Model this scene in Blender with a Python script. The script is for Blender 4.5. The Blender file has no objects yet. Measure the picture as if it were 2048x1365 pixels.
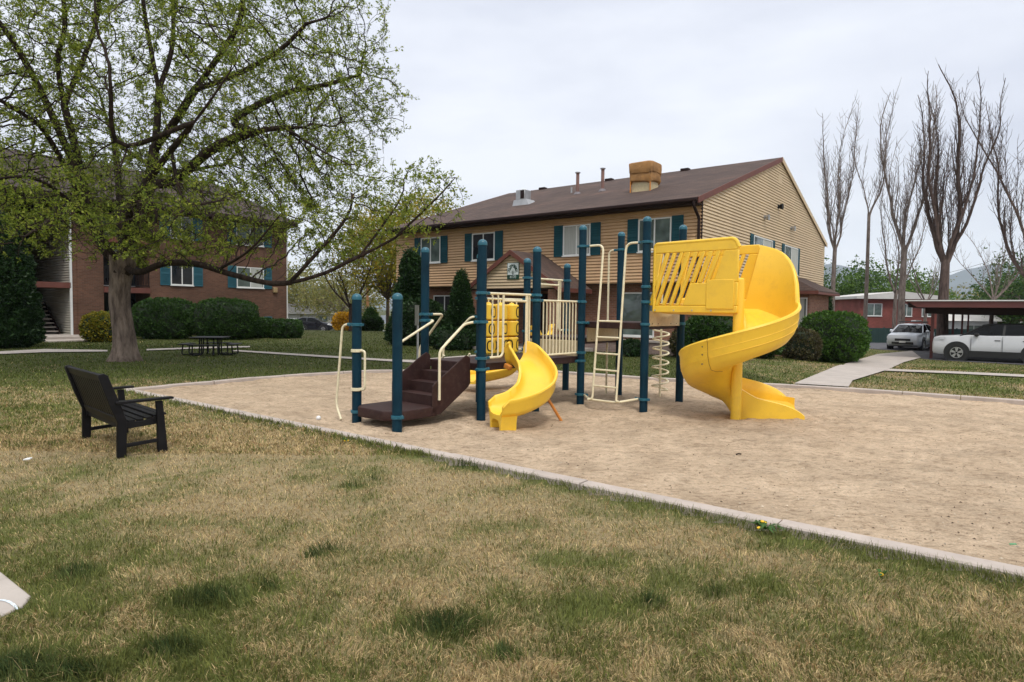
import bpy, bmesh, math, random
import numpy as np
from mathutils import Vector, Matrix
R = math.radians
random.seed(7); rng = np.random.default_rng(7)
C = bpy.context.scene.collection
SC = bpy.context.scene

# ---------------------------------------------------------------- camera
F, CX, CY, HC = 1280.0, 1024.0, 682.5, 1.5
pitch, roll = math.atan(60.6 / F), 0.0116
fw = Vector((0, math.cos(pitch), -math.sin(pitch)))
up0 = Vector((0, math.sin(pitch), math.cos(pitch))); rt0 = Vector((1, 0, 0))
rt = rt0 * math.cos(roll) + up0 * math.sin(roll)
upv = up0 * math.cos(roll) - rt0 * math.sin(roll)
cam = bpy.data.objects.new('camera', bpy.data.cameras.new('camera')); C.objects.link(cam)
M = Matrix((rt, upv, -fw)).transposed().to_4x4(); M.translation = (0, 0, HC)
cam.matrix_world = M
cam.data.sensor_width = 36; cam.data.lens = 36 * F / 2048
cam.data.clip_start = 0.05; cam.data.clip_end = 30000
SC.camera = cam
EYE = Vector((0, 0, HC))
def ray(px, py): return fw + rt * ((px - CX) / F) - upv * ((py - CY) / F)
def sm(t):
    t = np.clip(t, 0, 1); return t * t * (3 - 2 * t)
def terr(x, y):
    return -0.5 * sm((y - 14) / 12) * sm((x - 7.5) / 6) - 1.2 * sm((y - 40) / 38)
def T(x, y): return float(terr(x, y))
def gz(px, py, z=0.0):
    d = ray(px, py); return EYE + d * ((z - HC) / d.z)
def gt(px, py, dz=0.0):
    z = 0.0
    for _ in range(25):
        p = gz(px, py, z); z = 0.5 * z + 0.5 * T(p.x, p.y)
    p = gz(px, py, z); p.z = T(p.x, p.y) + dz; return p
def at(px, py, Y):
    d = ray(px, py); return EYE + d * (Y / d.y)

# ---------------------------------------------------------------- mesh helpers
def tag(o, label=None, cat=None, group=None, kind=None):
    if label: o['label'] = label
    if cat: o['category'] = cat
    if group: o['group'] = group
    if kind: o['kind'] = kind
    return o
def empty(name, loc=(0, 0, 0), rz=0.0, label=None, cat=None, group=None):
    o = bpy.data.objects.new(name, None); o.location = loc; o.rotation_euler = (0, 0, rz)
    o.empty_display_size = .3; C.objects.link(o); return tag(o, label, cat, group)
def link(name, me, m, parent=None, loc=None):
    if m: me.materials.append(m)
    o = bpy.data.objects.new(name, me); C.objects.link(o)
    if parent: o.parent = parent
    if loc is not None: o.location = loc
    return o
def fillet(pts, r, n=6):
    pts = [Vector(p) for p in pts]; out = [pts[0]]
    for i in range(1, len(pts) - 1):
        a, b, c = pts[i - 1], pts[i], pts[i + 1]
        rr = min(r, (a - b).length * .48, (c - b).length * .48)
        p, q = b + (a - b).normalized() * rr, b + (c - b).normalized() * rr
        for k in range(n + 1):
            t = k / n; out.append(p * (1 - t) ** 2 + b * 2 * t * (1 - t) + q * t * t)
    out.append(pts[-1]); return out
def spline(pts, n=8):
    pts = [Vector(p) for p in pts]; P = [pts[0] * 2 - pts[1]] + pts + [pts[-1] * 2 - pts[-2]]
    out = []
    for i in range(1, len(P) - 2):
        p0, p1, p2, p3 = P[i - 1:i + 3]
        for k in range(n):
            t = k / n
            out.append(.5 * ((2 * p1) + (p2 - p0) * t + (2 * p0 - 5 * p1 + 4 * p2 - p3) * t * t + (3 * p1 - p0 - 3 * p2 + p3) * t ** 3))
    out.append(pts[-1]); return out
class MB:
    def __init__(s, xf=None): s.v = []; s.f = []; s.xf = xf
    def add(s, vs, fs):
        b = len(s.v)
        if s.xf: vs = [s.xf(Vector(p)) for p in vs]
        s.v.extend([tuple(p) for p in vs]); s.f.extend([tuple(b + i for i in f) for f in fs]); return s
    def box(s, lo, hi, M=None):
        (x0, y0, z0), (x1, y1, z1) = lo, hi
        vs = [Vector(p) for p in ((x0,y0,z0),(x1,y0,z0),(x1,y1,z0),(x0,y1,z0),(x0,y0,z1),(x1,y0,z1),(x1,y1,z1),(x0,y1,z1))]
        if M: vs = [M @ p for p in vs]
        return s.add(vs, [(0,3,2,1),(4,5,6,7),(0,1,5,4),(1,2,6,5),(2,3,7,6),(3,0,4,7)])
    def bar(s, a, b, w, h, up=(0, 0, 1)):
        a, b = Vector(a), Vector(b); d = (b - a).normalized(); u = Vector(up)
        if abs(d.dot(u)) > .98: u = Vector((0, 1, 0))
        x = d.cross(u).normalized(); u = x.cross(d)
        c = [(-w/2,-h/2),(w/2,-h/2),(w/2,h/2),(-w/2,h/2)]
        vs = [a + x*p + u*q for p, q in c] + [b + x*p + u*q for p, q in c]
        return s.add(vs, [(3,2,1,0),(4,5,6,7),(0,1,5,4),(1,2,6,5),(2,3,7,6),(3,0,4,7)])
    def tube(s, pts, r, n=10, cap=True):
        pts = [Vector(p) for p in pts]; k = len(pts)
        rs = r if hasattr(r, '__len__') else [r] * k
        t0 = (pts[1] - pts[0]).normalized(); a = t0.orthogonal().normalized(); vs = []
        for i, p in enumerate(pts):
            t = (pts[min(i + 1, k - 1)] - pts[max(i - 1, 0)])
            t = t.normalized() if t.length > 1e-9 else t0
            a = (a - t * a.dot(t)); a = a.normalized() if a.length > 1e-6 else t.orthogonal().normalized()
            b = t.cross(a)
            for j in range(n):
                w = 2 * math.pi * j / n; vs.append(p + (a * math.cos(w) + b * math.sin(w)) * rs[i])
        fs = [(i*n+j, i*n+(j+1) % n, (i+1)*n+(j+1) % n, (i+1)*n+j) for i in range(k-1) for j in range(n)]
        if cap: fs += [tuple(range(n))[::-1], tuple((k-1)*n+j for j in range(n))]
        return s.add(vs, fs)
    def lathe(s, c, prof, n=20, axis='z'):
        vs = []
        for r, z in prof:
            for j in range(n):
                w = 2 * math.pi * j / n; x, y = r*math.cos(w), r*math.sin(w)
                q = (x, y, z) if axis == 'z' else ((z, x, y) if axis == 'x' else (x, z, y))
                vs.append(Vector(c) + Vector(q))
        k = len(prof)
        fs = [(i*n+j, i*n+(j+1) % n, (i+1)*n+(j+1) % n, (i+1)*n+j) for i in range(k-1) for j in range(n)]
        fs += [tuple(range(n))[::-1], tuple((k-1)*n+j for j in range(n))]
        return s.add(vs, fs)
    def prism(s, poly, off):
        off = Vector(off); poly = [Vector(p) for p in poly]; n = len(poly)
        return s.add(poly + [p + off for p in poly], [tuple(range(n))[::-1], tuple(n+i for i in range(n))] + [(i, (i+1) % n, n+(i+1) % n, n+i) for i in range(n)])
    def loft(s, rings, closed=True, cap=True):
        n = len(rings[0]); k = len(rings); vs = [p for r in rings for p in r]
        m = n if closed else n - 1
        fs = [(i*n+j, i*n+(j+1) % n, (i+1)*n+(j+1) % n, (i+1)*n+j) for i in range(k-1) for j in range(m)]
        if cap == 'strip':
            from mathutils.geometry import tessellate_polygon
            for b, rg in ((0, rings[0]), ((k-1)*n, rings[-1])):
                for tr_ in tessellate_polygon([[Vector(p) for p in rg]]): fs.append(tuple(b + q for q in tr_))
        elif cap and closed: fs += [tuple(range(n))[::-1], tuple((k-1)*n+j for j in range(n))]
        return s.add(vs, fs)
    def build(s, name, m, parent=None, smooth=False, recalc=True, bevel=0, ang=35):
        me = bpy.data.meshes.new(name); me.from_pydata(s.v, [], s.f)
        if recalc:
            bm = bmesh.new(); bm.from_mesh(me); bmesh.ops.recalc_face_normals(bm, faces=bm.faces); bm.to_mesh(me); bm.free()
        if smooth:
            me.shade_smooth(); me.set_sharp_from_angle(angle=R(ang))
        o = link(name, me, m, parent)
        if bevel:
            b = o.modifiers.new('bevel', 'BEVEL'); b.width = bevel; b.segments = 2; b.limit_method = 'ANGLE'; b.angle_limit = R(40)
            if not smooth: me.shade_smooth(); me.set_sharp_from_angle(angle=R(50))
        return o
def fastmesh(name, V, Fc, nper, m, parent=None, col=None, smooth=False):
    """V (n,3), Fc (k,nper) numpy"""
    me = bpy.data.meshes.new(name)
    me.vertices.add(len(V)); me.vertices.foreach_set('co', np.asarray(V, np.float32).ravel())
    k = len(Fc); me.loops.add(k * nper); me.loops.foreach_set('vertex_index', np.asarray(Fc, np.int32).ravel())
    me.polygons.add(k); me.polygons.foreach_set('loop_start', np.arange(0, k * nper, nper, dtype=np.int32))
    me.polygons.foreach_set('loop_total', np.full(k, nper, np.int32)) if False else None
    me.update(calc_edges=True); me.validate()
    if col is not None:
        a = me.color_attributes.new('tint', 'FLOAT_COLOR', 'POINT')
        c4 = np.ones((len(V), 4), np.float32); c4[:, :3] = col; a.data.foreach_set('color', c4.ravel())
    if smooth: me.shade_smooth()
    return link(name, me, m, parent)

# ---------------------------------------------------------------- materials
class N:
    def __init__(s, name):
        s.m = bpy.data.materials.new(name); s.m.use_nodes = True; s.t = s.m.node_tree; s.t.nodes.clear()
        s.out = s.n('ShaderNodeOutputMaterial')
    def n(s, k, **kw):
        x = s.t.nodes.new(k)
        for a, b in kw.items():
            if a.startswith('i_'):
                key = a[2:].replace('_', ' ')
                x.inputs[key].default_value = b
            else: setattr(x, a, b)
        return x
    def l(s, a, b): s.t.links.new(a, b)
    def noise(s, vec, scale, detail=4, rough=.55):
        x = s.n('ShaderNodeTexNoise', i_Scale=scale, i_Detail=detail, i_Roughness=rough)
        if vec is not None: s.l(vec, x.inputs['Vector'])
        return x.outputs['Fac']
    def ramp(s, fac, stops):
        x = s.n('ShaderNodeValToRGB'); e = x.color_ramp.elements
        while len(e) < len(stops): e.new(.5)
        for q, (p, c) in zip(e, stops): q.position = p; q.color = (*c, 1) if len(c) == 3 else c
        s.l(fac, x.inputs['Fac']); return x.outputs['Color']
    def mixc(s, fac, a, b, mode='MIX'):
        x = s.n('ShaderNodeMix', data_type='RGBA', blend_type=mode)
        for v, k in ((fac, 0), (a, 6), (b, 7)):
            if isinstance(v, (int, float)): x.inputs[k].default_value = v
            elif isinstance(v, tuple): x.inputs[k].default_value = (*v, 1) if len(v) == 3 else v
            else: s.l(v, x.inputs[k])
        return x.outputs[2]
def mat(name, col, rough=.6, var=.12, scale=3.0, bump=0.0, bscale=40, metal=0.0, spec=.5, dirt=None, stretch=None):
    g = N(name); tc = g.n('ShaderNodeTexCoord'); vec = tc.outputs['Object']
    if stretch:
        mp = g.n('ShaderNodeMapping'); mp.inputs['Scale'].default_value = stretch; g.l(vec, mp.inputs['Vector']); vec = mp.outputs['Vector']
    f = g.noise(vec, scale); lo = tuple(c * (1 - var) for c in col); hi = tuple(min(1, c * (1 + var)) for c in col)
    c = g.ramp(f, [(.3, lo), (.7, hi)])
    if dirt:
        f2 = g.noise(vec, scale * 2.7, 6, .7); c = g.mixc(g.ramp(f2, [(.5, (0, 0, 0)), (.72, (.55, .55, .55))]), c, dirt)
    b = g.n('ShaderNodeBsdfPrincipled', i_Metallic=metal); g.l(c, b.inputs['Base Color'])
    b.inputs['Specular IOR Level'].default_value = spec
    rr = g.n('ShaderNodeMapRange'); g.l(f, rr.inputs[0]); rr.inputs[3].default_value = max(.02, rough - .08); rr.inputs[4].default_value = min(1, rough + .08)
    g.l(rr.outputs[0], b.inputs['Roughness'])
    if bump:
        bp = g.n('ShaderNodeBump', i_Strength=.6, i_Distance=bump); g.l(g.noise(vec, bscale, 5, .6), bp.inputs['Height']); g.l(bp.outputs[0], b.inputs['Normal'])
    g.l(b.outputs[0], g.out.inputs[0]); return g.m
def leafmat(name, cols, trans=.35, rough=.5):
    g = N(name); geo = g.n('ShaderNodeNewGeometry'); k = len(cols)
    c = g.ramp(geo.outputs['Random Per Island'], [((i + .5) / k, cc) for i, cc in enumerate(cols)])
    tc = g.n('ShaderNodeTexCoord'); f = g.noise(tc.outputs['Object'], .9, 3)
    c = g.mixc(1.0, c, g.ramp(f, [(.3, (.72, .75, .7)), (.7, (1.2, 1.15, 1.1))]), 'MULTIPLY')
    b = g.n('ShaderNodeBsdfPrincipled', i_Roughness=rough); g.l(c, b.inputs['Base Color']); b.inputs['Specular IOR Level'].default_value = .25
    t = g.n('ShaderNodeBsdfTranslucent'); g.l(c, t.inputs[0]); mx = g.n('ShaderNodeMixShader'); mx.inputs[0].default_value = trans
    g.l(b.outputs[0], mx.inputs[1]); g.l(t.outputs[0], mx.inputs[2]); g.l(mx.outputs[0], g.out.inputs[0]); return g.m
def brickmat(name, c1, c2, mortar, bw=.2, bh=.068):
    g = N(name); tc = g.n('ShaderNodeTexCoord'); sp = g.n('ShaderNodeSeparateXYZ'); g.l(tc.outputs['Object'], sp.inputs[0])
    ad = g.n('ShaderNodeMath', operation='ADD'); g.l(sp.outputs[0], ad.inputs[0]); g.l(sp.outputs[1], ad.inputs[1])
    cb = g.n('ShaderNodeCombineXYZ'); g.l(ad.outputs[0], cb.inputs[0]); g.l(sp.outputs[2], cb.inputs[1])
    br = g.n('ShaderNodeTexBrick'); g.l(cb.outputs[0], br.inputs['Vector'])
    br.inputs['Scale'].default_value = 1; br.inputs['Brick Width'].default_value = bw; br.inputs['Row Height'].default_value = bh
    br.inputs['Mortar Size'].default_value = .007; br.inputs['Mortar Smooth'].default_value = .2; br.inputs['Bias'].default_value = 0
    br.inputs['Color1'].default_value = (*c1, 1); br.inputs['Color2'].default_value = (*c2, 1); br.inputs['Mortar'].default_value = (*mortar, 1)
    f = g.noise(tc.outputs['Object'], .8, 5); c = g.mixc(1.0, br.outputs['Color'], g.ramp(f, [(.3, (.75, .74, .72)), (.7, (1.25, 1.2, 1.2))]), 'MULTIPLY')
    b = g.n('ShaderNodeBsdfPrincipled', i_Roughness=.9); g.l(c, b.inputs['Base Color'])
    bp = g.n('ShaderNodeBump', i_Strength=.7, i_Distance=.01); bp.invert = True; g.l(br.outputs['Fac'], bp.inputs['Height']); g.l(bp.outputs[0], b.inputs['Normal'])
    g.l(b.outputs[0], g.out.inputs[0]); return g.m
def glassmat(name, col=(.02, .025, .03), rough=.04, spec=.6):
    g = N(name); tc = g.n('ShaderNodeTexCoord'); f = g.noise(tc.outputs['Object'], 1.3, 3)
    c = g.ramp(f, [(.35, tuple(k * .6 for k in col)), (.65, tuple(k * 1.5 for k in col))])
    b = g.n('ShaderNodeBsdfPrincipled', i_Roughness=rough, i_IOR=1.5); g.l(c, b.inputs['Base Color']); b.inputs['Specular IOR Level'].default_value = spec
    bp = g.n('ShaderNodeBump', i_Strength=.08, i_Distance=.05); g.l(g.noise(tc.outputs['Object'], 2, 2), bp.inputs['Height']); g.l(bp.outputs[0], b.inputs['Normal'])
    g.l(b.outputs[0], g.out.inputs[0]); return g.m
def shinglemat(name, col):
    g = N(name); tc = g.n('ShaderNodeTexCoord'); sp = g.n('ShaderNodeSeparateXYZ'); g.l(tc.outputs['Object'], sp.inputs[0])
    cb = g.n('ShaderNodeCombineXYZ'); g.l(sp.outputs[0], cb.inputs[0]); g.l(sp.outputs[1], cb.inputs[1])
    br = g.n('ShaderNodeTexBrick'); g.l(cb.outputs[0], br.inputs['Vector'])
    br.inputs['Scale'].default_value = 1; br.inputs['Brick Width'].default_value = .33; br.inputs['Row Height'].default_value = .14
    br.inputs['Mortar Size'].default_value = .01; br.inputs['Color1'].default_value = (*[c * .8 for c in col], 1); br.inputs['Color2'].default_value = (*[c * 1.25 for c in col], 1)
    br.inputs['Mortar'].default_value = (*[c * .5 for c in col], 1)
    f = g.noise(tc.outputs['Object'], .45, 6, .65); c = g.mixc(1.0, br.outputs['Color'], g.ramp(f, [(.3, (.65, .62, .66)), (.55, (1, 1, 1)), (.75, (1.5, 1.3, 1.28))]), 'MULTIPLY')
    b = g.n('ShaderNodeBsdfPrincipled', i_Roughness=.95); g.l(c, b.inputs['Base Color'])
    bp = g.n('ShaderNodeBump', i_Strength=.5, i_Distance=.02); bp.invert = True; g.l(br.outputs['Fac'], bp.inputs['Height']); g.l(bp.outputs[0], b.inputs['Normal'])
    g.l(b.outputs[0], g.out.inputs[0]); return g.m
def barkmat(name, c1, c2, sc=6):
    g = N(name); tc = g.n('ShaderNodeTexCoord'); mp = g.n('ShaderNodeMapping'); mp.inputs['Scale'].default_value = (1, 1, .22); g.l(tc.outputs['Object'], mp.inputs[0])
    f = g.noise(mp.outputs[0], sc, 7, .65); c = g.ramp(f, [(.35, c1), (.65, c2)])
    b = g.n('ShaderNodeBsdfPrincipled', i_Roughness=.95); g.l(c, b.inputs['Base Color']); b.inputs['Specular IOR Level'].default_value = .15
    bp = g.n('ShaderNodeBump', i_Strength=.9, i_Distance=.05); g.l(g.noise(mp.outputs[0], sc * 3, 5, .7), bp.inputs['Height']); g.l(bp.outputs[0], b.inputs['Normal'])
    g.l(b.outputs[0], g.out.inputs[0]); return g.m
def tintmat(name, rough=.9, nscale=30, amp=.35, bump=.01, trans=0.0, spec=.2):
    g = N(name); a = g.n('ShaderNodeAttribute', attribute_name='tint'); geo = g.n('ShaderNodeNewGeometry')
    if trans: f = geo.outputs['Random Per Island']
    else: f = g.noise(geo.outputs['Position'], nscale, 6, .7)
    c = g.mixc(1.0, a.outputs['Color'], g.ramp(f, [(.25, (1 - amp,) * 3), (.75, (1 + amp,) * 3)]), 'MULTIPLY')
    b = g.n('ShaderNodeBsdfPrincipled', i_Roughness=rough); g.l(c, b.inputs['Base Color']); b.inputs['Specular IOR Level'].default_value = spec
    if trans:
        t = g.n('ShaderNodeBsdfTranslucent'); g.l(c, t.inputs[0]); mx = g.n('ShaderNodeMixShader'); mx.inputs[0].default_value = trans
        g.l(b.outputs[0], mx.inputs[1]); g.l(t.outputs[0], mx.inputs[2]); g.l(mx.outputs[0], g.out.inputs[0])
    else:
        bp = g.n('ShaderNodeBump', i_Strength=1, i_Distance=bump); g.l(g.noise(geo.outputs['Position'], nscale * 1.5, 5, .8), bp.inputs['Height']); g.l(bp.outputs[0], b.inputs['Normal'])
        g.l(b.outputs[0], g.out.inputs[0])
    return g.m

TEAL = mat('teal_paint', (.002, .026, .046), .55, .25, 2.5, dirt=(.008, .045, .062), spec=.18)
CREAM = mat('cream_coating', (.78, .70, .48), .45, .06, 5, dirt=(.45, .36, .24))
YEL = mat('yellow_plastic', (.90, .57, .045), .38, .06, 1.2, bump=.003, bscale=6, dirt=(.70, .42, .05))
ORANGE = mat('orange_coating', (.60, .22, .035), .5, .1, 4)
DECKM = mat('brown_deck_coating', (.034, .014, .012), .6, .25, 5, dirt=(.075, .045, .035), spec=.3)
TANP = mat('tan_panel_plastic', (.55, .45, .27), .5, .1, 5, dirt=(.30, .23, .14))
BLACKPL = mat('black_plastic', (.012, .011, .010), .5, .2, 8, spec=.25)
BENCHM = mat('black_plastic_lumber', (.006, .0055, .007), .5, .3, 3, bump=.002, bscale=60, stretch=(1, .15, 1), dirt=(.018, .016, .016), spec=.22)
BLKMET = mat('black_metal', (.008, .008, .010), .55, .2, 5, spec=.25)
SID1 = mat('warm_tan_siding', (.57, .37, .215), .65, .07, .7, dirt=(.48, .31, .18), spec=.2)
SID2 = mat('beige_siding', (.56, .43, .285), .65, .07, .7, dirt=(.48, .375, .245), spec=.2)  # paler, less orange tan than the front wall siding
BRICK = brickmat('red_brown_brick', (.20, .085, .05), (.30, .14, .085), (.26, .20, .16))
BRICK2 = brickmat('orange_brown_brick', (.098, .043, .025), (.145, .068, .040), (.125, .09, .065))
BRICKR = brickmat('deep_red_brick', (.19, .045, .035), (.24, .06, .045), (.16, .09, .075))
SHING = shinglemat('brown_shingle', (.080, .049, .038)); SHING2 = shinglemat('dark_brown_shingle', (.052, .032, .029))
TRIM = mat('rust_trim_paint', (.15, .055, .042), .6, .12, 3, spec=.25)
DKTRIM = mat('dark_brown_trim', (.022, .011, .010), .65, .15, 3, spec=.2)
SHUT = mat('blue_green_shutter_paint', (.008, .065, .085), .6, .15, 3, spec=.3)
WHITE = mat('white_window_vinyl', (.72, .72, .70), .5, .05, 3)
GLASS = glassmat('dark_glass')
GLASSG = glassmat('grey_green_glass', (.10, .13, .12))
CURT = mat('pale_curtain', (.42, .43, .40), .9, .15, 6, stretch=(9, 9, .2))
CONC = mat('concrete', (.42, .37, .33), .9, .12, 2, bump=.004, bscale=70, dirt=(.30, .25, .22))
KERBM = mat('grey_concrete_kerb', (.44, .375, .33), .85, .12, 3, bump=.003, bscale=80, dirt=(.33, .27, .235))
ASPH = mat('asphalt', (.085, .083, .09), .9, .2, 1.5, bump=.005, bscale=90)
METAL = mat('galvanised_metal', (.42, .42, .42), .45, .15, 4, metal=.7)
DARKR = mat('dark_interior', (.012, .010, .009), .9, .2, 3)
BARK = barkmat('grey_brown_bark', (.075, .056, .046), (.27, .21, .17), 9)
BARKD = barkmat('dark_branch_bark', (.018, .013, .010), (.06, .042, .034), 9)
BARKP = barkmat('poplar_bark', (.10, .075, .065), (.27, .22, .19), 8)
TARP = mat('tan_canvas', (.34, .175, .06), .85, .3, 2.5, bump=.09, bscale=3.5, dirt=(.22, .11, .04))
# ---------------------------------------------------------------- ground
def vnoise(x, y, s, seed=0):
    """value noise in numpy"""
    x = np.asarray(x) / s + 100.3 + seed * 17.1; y = np.asarray(y) / s + 57.7 + seed * 9.3
    xi = np.floor(x).astype(np.int64); yi = np.floor(y).astype(np.int64); fx = x - xi; fy = y - yi
    fx = fx * fx * (3 - 2 * fx); fy = fy * fy * (3 - 2 * fy)
    def h(a, b):
        n = (a * 374761393 + b * 668265263 + seed * 1442695) & 0x7fffffff
        n = ((n ^ (n >> 13)) * 1274126177) & 0x7fffffff
        return ((n ^ (n >> 16)) & 0xffff) / 65535.0
    return (h(xi, yi) * (1 - fx) + h(xi + 1, yi) * fx) * (1 - fy) + (h(xi, yi + 1) * (1 - fx) + h(xi + 1, yi + 1) * fx) * fy
def fbm(x, y, s, seed=0, o=4):
    r = 0; a = .5; w = 0
    for k in range(o): r = r + a * vnoise(x, y, s / 2 ** k, seed + k); w += a; a *= .55
    return r / w
def inpoly(x, y, P):
    x = np.asarray(x, float); y = np.asarray(y, float); ins = np.zeros(x.shape, bool); n = len(P)
    for i in range(n):
        x0, y0 = P[i]; x1, y1 = P[(i + 1) % n]
        if y0 == y1: continue
        c = ((y0 > y) != (y1 > y)) & (x < (x1 - x0) * (y - y0) / (y1 - y0) + x0); ins ^= c
    return ins
def segdist(x, y, P, closed=False):
    x = np.asarray(x, float); y = np.asarray(y, float); d = np.full(x.shape, 1e9); n = len(P)
    for i in range(n if closed else n - 1):
        x0, y0 = P[i]; x1, y1 = P[(i + 1) % n]; L = (x1-x0)**2 + (y1-y0)**2
        t = np.clip(((x - x0) * (x1-x0) + (y - y0) * (y1-y0)) / L, 0, 1)
        d = np.minimum(d, np.hypot(x - x0 - t * (x1-x0), y - y0 - t * (y1-y0)))
    return d
# sand pit outline (outer edge of the kerb), measured on the ground
ne = [gz(px, py) for px, py in ((242, 781), (600, 853), (1030, 939), (1440, 1031), (1780, 1104), (2048, 1160))]
fe = [gz(px, py) for px, py in ((330, 772.5), (420, 765), (500, 757), (620, 748.5), (740, 742), (930, 740), (1120, 744), (1300, 757), (1581, 771), (1700, 778), (2048, 803))]
a0, a1 = ne[0], ne[-1]; dn = (a1 - a0).normalized()
near_line = [a0 + dn * t for t in (0, 4, 8, 14.5, 22)]
df = (fe[-1] - fe[-3]).normalized()
far_line = fe[:-1] + [fe[-1], fe[-1] + df * 3, fe[-1] + df * 8]
SANDP = [(p.x, p.y) for p in near_line] + [(p.x, p.y) for p in reversed(far_line)]
SANDZ = -0.045
# lawn patches: 0 straw .. 1 green ; tufts are long dark green clumps
TUFTS = [(660, 1098, .11), (625, 1112, .09), (418, 1200, .19), (893, 1258, .2), (345, 1303, .13), (40, 1350, .2), (150, 1355, .12), (930, 935, .2), (705, 975, .12), (1010, 1315, .07), (1430, 1190, .07), (745, 960, .08), (540, 1175, .06), (1300, 1210, .07), (150, 1150, .12)]
TW = [(gz(a, b).x, gz(a, b).y, r) for a, b, r in TUFTS]
straw_c = gz(250, 700)
def green(x, y):
    g = fbm(x, y, 1.7, 1, 4) * .50 + fbm(x, y, .30, 9, 3) * .42 + fbm(x, y, .09, 13, 2) * .28
    v = (g - .60) * 3.0 + .34
    dk = segdist(x, y, [(p.x, p.y) for p in near_line])
    v += .75 * np.exp(-(dk / .22) ** 2) - .30 * np.exp(-((dk - .75) / .5) ** 2)
    v += 1.05 * sm((y - 10.5) / 4.0) * np.where(x < 6, 1, .25)       # the lawn farther back is greener, most on the left
    v += .30 * sm((-1.7 - x) / 1.2) * sm((5.2 - y) / 1.5)
    v -= .8 * np.exp(-(((x - straw_c.x - .2) / 1.6) ** 2 + ((y - 15.6) / .7) ** 2))  # straw-coloured patch in the lawn left of the big trunk
    for tx, ty, r in TW: v += 1.2 * np.exp(-(((x - tx) / r) ** 2 + ((y - ty) / (r * .7)) ** 2))
    return np.clip(v, 0, 1)
STRAW = np.array([.375, .295, .165]); GRN = np.array([.145, .165, .045]); DKG = np.array([.022, .052, .018]); OLV = np.array([.235, .21, .095])
def gcol(v):
    v = v[:, None]; return np.where(v < .5, STRAW * (1 - v * 2) + OLV * v * 2, OLV * (2 - v * 2) + GRN * (v * 2 - 1))
def axis(lo, hi, step, far, k=1.22):
    a = list(np.arange(lo, hi + step, step)); s = step; x = a[-1]
    while x < far: s *= k; x += s; a.append(x)
    s = step; x = a[0]
    while x > -far: s *= k; x -= s; a.insert(0, x)
    return np.array(a)
gx = axis(-12, 13, .16, 3500); gy = axis(1.0, 20, .16, 3500)
GX, GY = np.meshgrid(gx, gy); gxr, gyr = GX.ravel(), GY.ravel()
ins = inpoly(gxr, gyr, SANDP); dz = np.where(ins, -.3, 0.0)
gzv = terr(gxr, gyr) + dz + (fbm(gxr, gyr, .9, 30, 2) - .5) * .03 * (gyr < 40) * (~ins)
V = np.stack([gxr, gyr, gzv], 1); nx, ny = len(gx), len(gy)
I = (np.arange(ny - 1)[:, None] * nx + np.arange(nx - 1)[None, :]).ravel()
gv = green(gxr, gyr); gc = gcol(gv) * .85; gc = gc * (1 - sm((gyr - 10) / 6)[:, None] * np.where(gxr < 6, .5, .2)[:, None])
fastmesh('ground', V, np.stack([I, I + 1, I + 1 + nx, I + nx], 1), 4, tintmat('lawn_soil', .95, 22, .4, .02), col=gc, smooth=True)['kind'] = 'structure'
# sand
st = .06; sx = np.arange(-7.5, 9.2, st); sy = np.arange(2.2, 17.2, st)
SX, SY = np.meshgrid(sx, sy); a, b = SX.ravel(), SY.ravel()
_rd = np.random.default_rng(21); DIMP = [(_rd.uniform(-5.5, 8.5), _rd.uniform(3.2, 14.5), _rd.uniform(.07, .17), _rd.uniform(-.028, .012)) for _ in range(520)]
DIMP += [(_rd.normal(-.25, .35), _rd.normal(8.0, .25), _rd.uniform(.08, .15), -.022) for _ in range(14)] + [(_rd.normal(4.5, .3), _rd.normal(9.4, .25), _rd.uniform(.08, .16), -.022) for _ in range(14)] + [(_rd.normal(-2.3, .4), _rd.normal(8.3, .3), _rd.uniform(.08, .14), -.02) for _ in range(12)]
_D = (-.43, 9.07); _U = (.66, .751); _V = (-.751, .66)
for u_, v_ in ((-1.36, 1.06), (-1.37, .17), (0, 1.22), (0, 0), (1.22, 1.22), (1.22, 0), (2.44, 1.22), (2.44, 0), (3.66, 1.22), (3.66, 0), (2.44, -1.22), (3.66, -1.22), (2.62, -2.64)):
    DIMP.append((_D[0] + _U[0] * u_ + _V[0] * v_, _D[1] + _U[1] * u_ + _V[1] * v_, .16, -.04))
def sandz(x, y):
    x = np.asarray(x, float); y = np.asarray(y, float); dz_ = np.zeros(x.shape)
    for cx_, cy_, r_, d_ in DIMP:
        q_ = ((x - cx_) / r_) ** 2 + ((y - cy_) / (r_ * .7)) ** 2; dz_ += d_ * (np.exp(-q_) - .45 * np.exp(-(np.sqrt(q_) - 1.5) ** 2 * 5))
    z = SANDZ + (fbm(x, y, .6, 50, 3) - .5) * .06 + (fbm(x, y, .26, 60, 3) - .5) * .045
    z = z + dz_ - .05 * np.exp(-(((x - 1.1) / .8) ** 2 + ((y - 10.7) / .8) ** 2)) - .05 * np.exp(-(((x - .3) / .7) ** 2 + ((y - 8.9) / .5) ** 2))
    return z
kerb_d = segdist(a, b, SANDP, True); ins = inpoly(a, b, SANDP)
zz = sandz(a, b) + .025 * np.exp(-(kerb_d / .25) ** 2)
nx = len(sx); ny = len(sy); I = (np.arange(ny - 1)[:, None] * nx + np.arange(nx - 1)[None, :]).ravel()
ok = (ins[I] & ins[I + 1] & ins[I + nx] & ins[I + nx + 1])
I = I[ok]
scol = np.array([.61, .47, .335]) * (1 + (fbm(a, b, 1.6, 70, 4) - .5)[:, None] * .32); scol = scol * (1 - .12 * (fbm(a, b, .25, 75, 2) > .62)[:, None])
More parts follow.
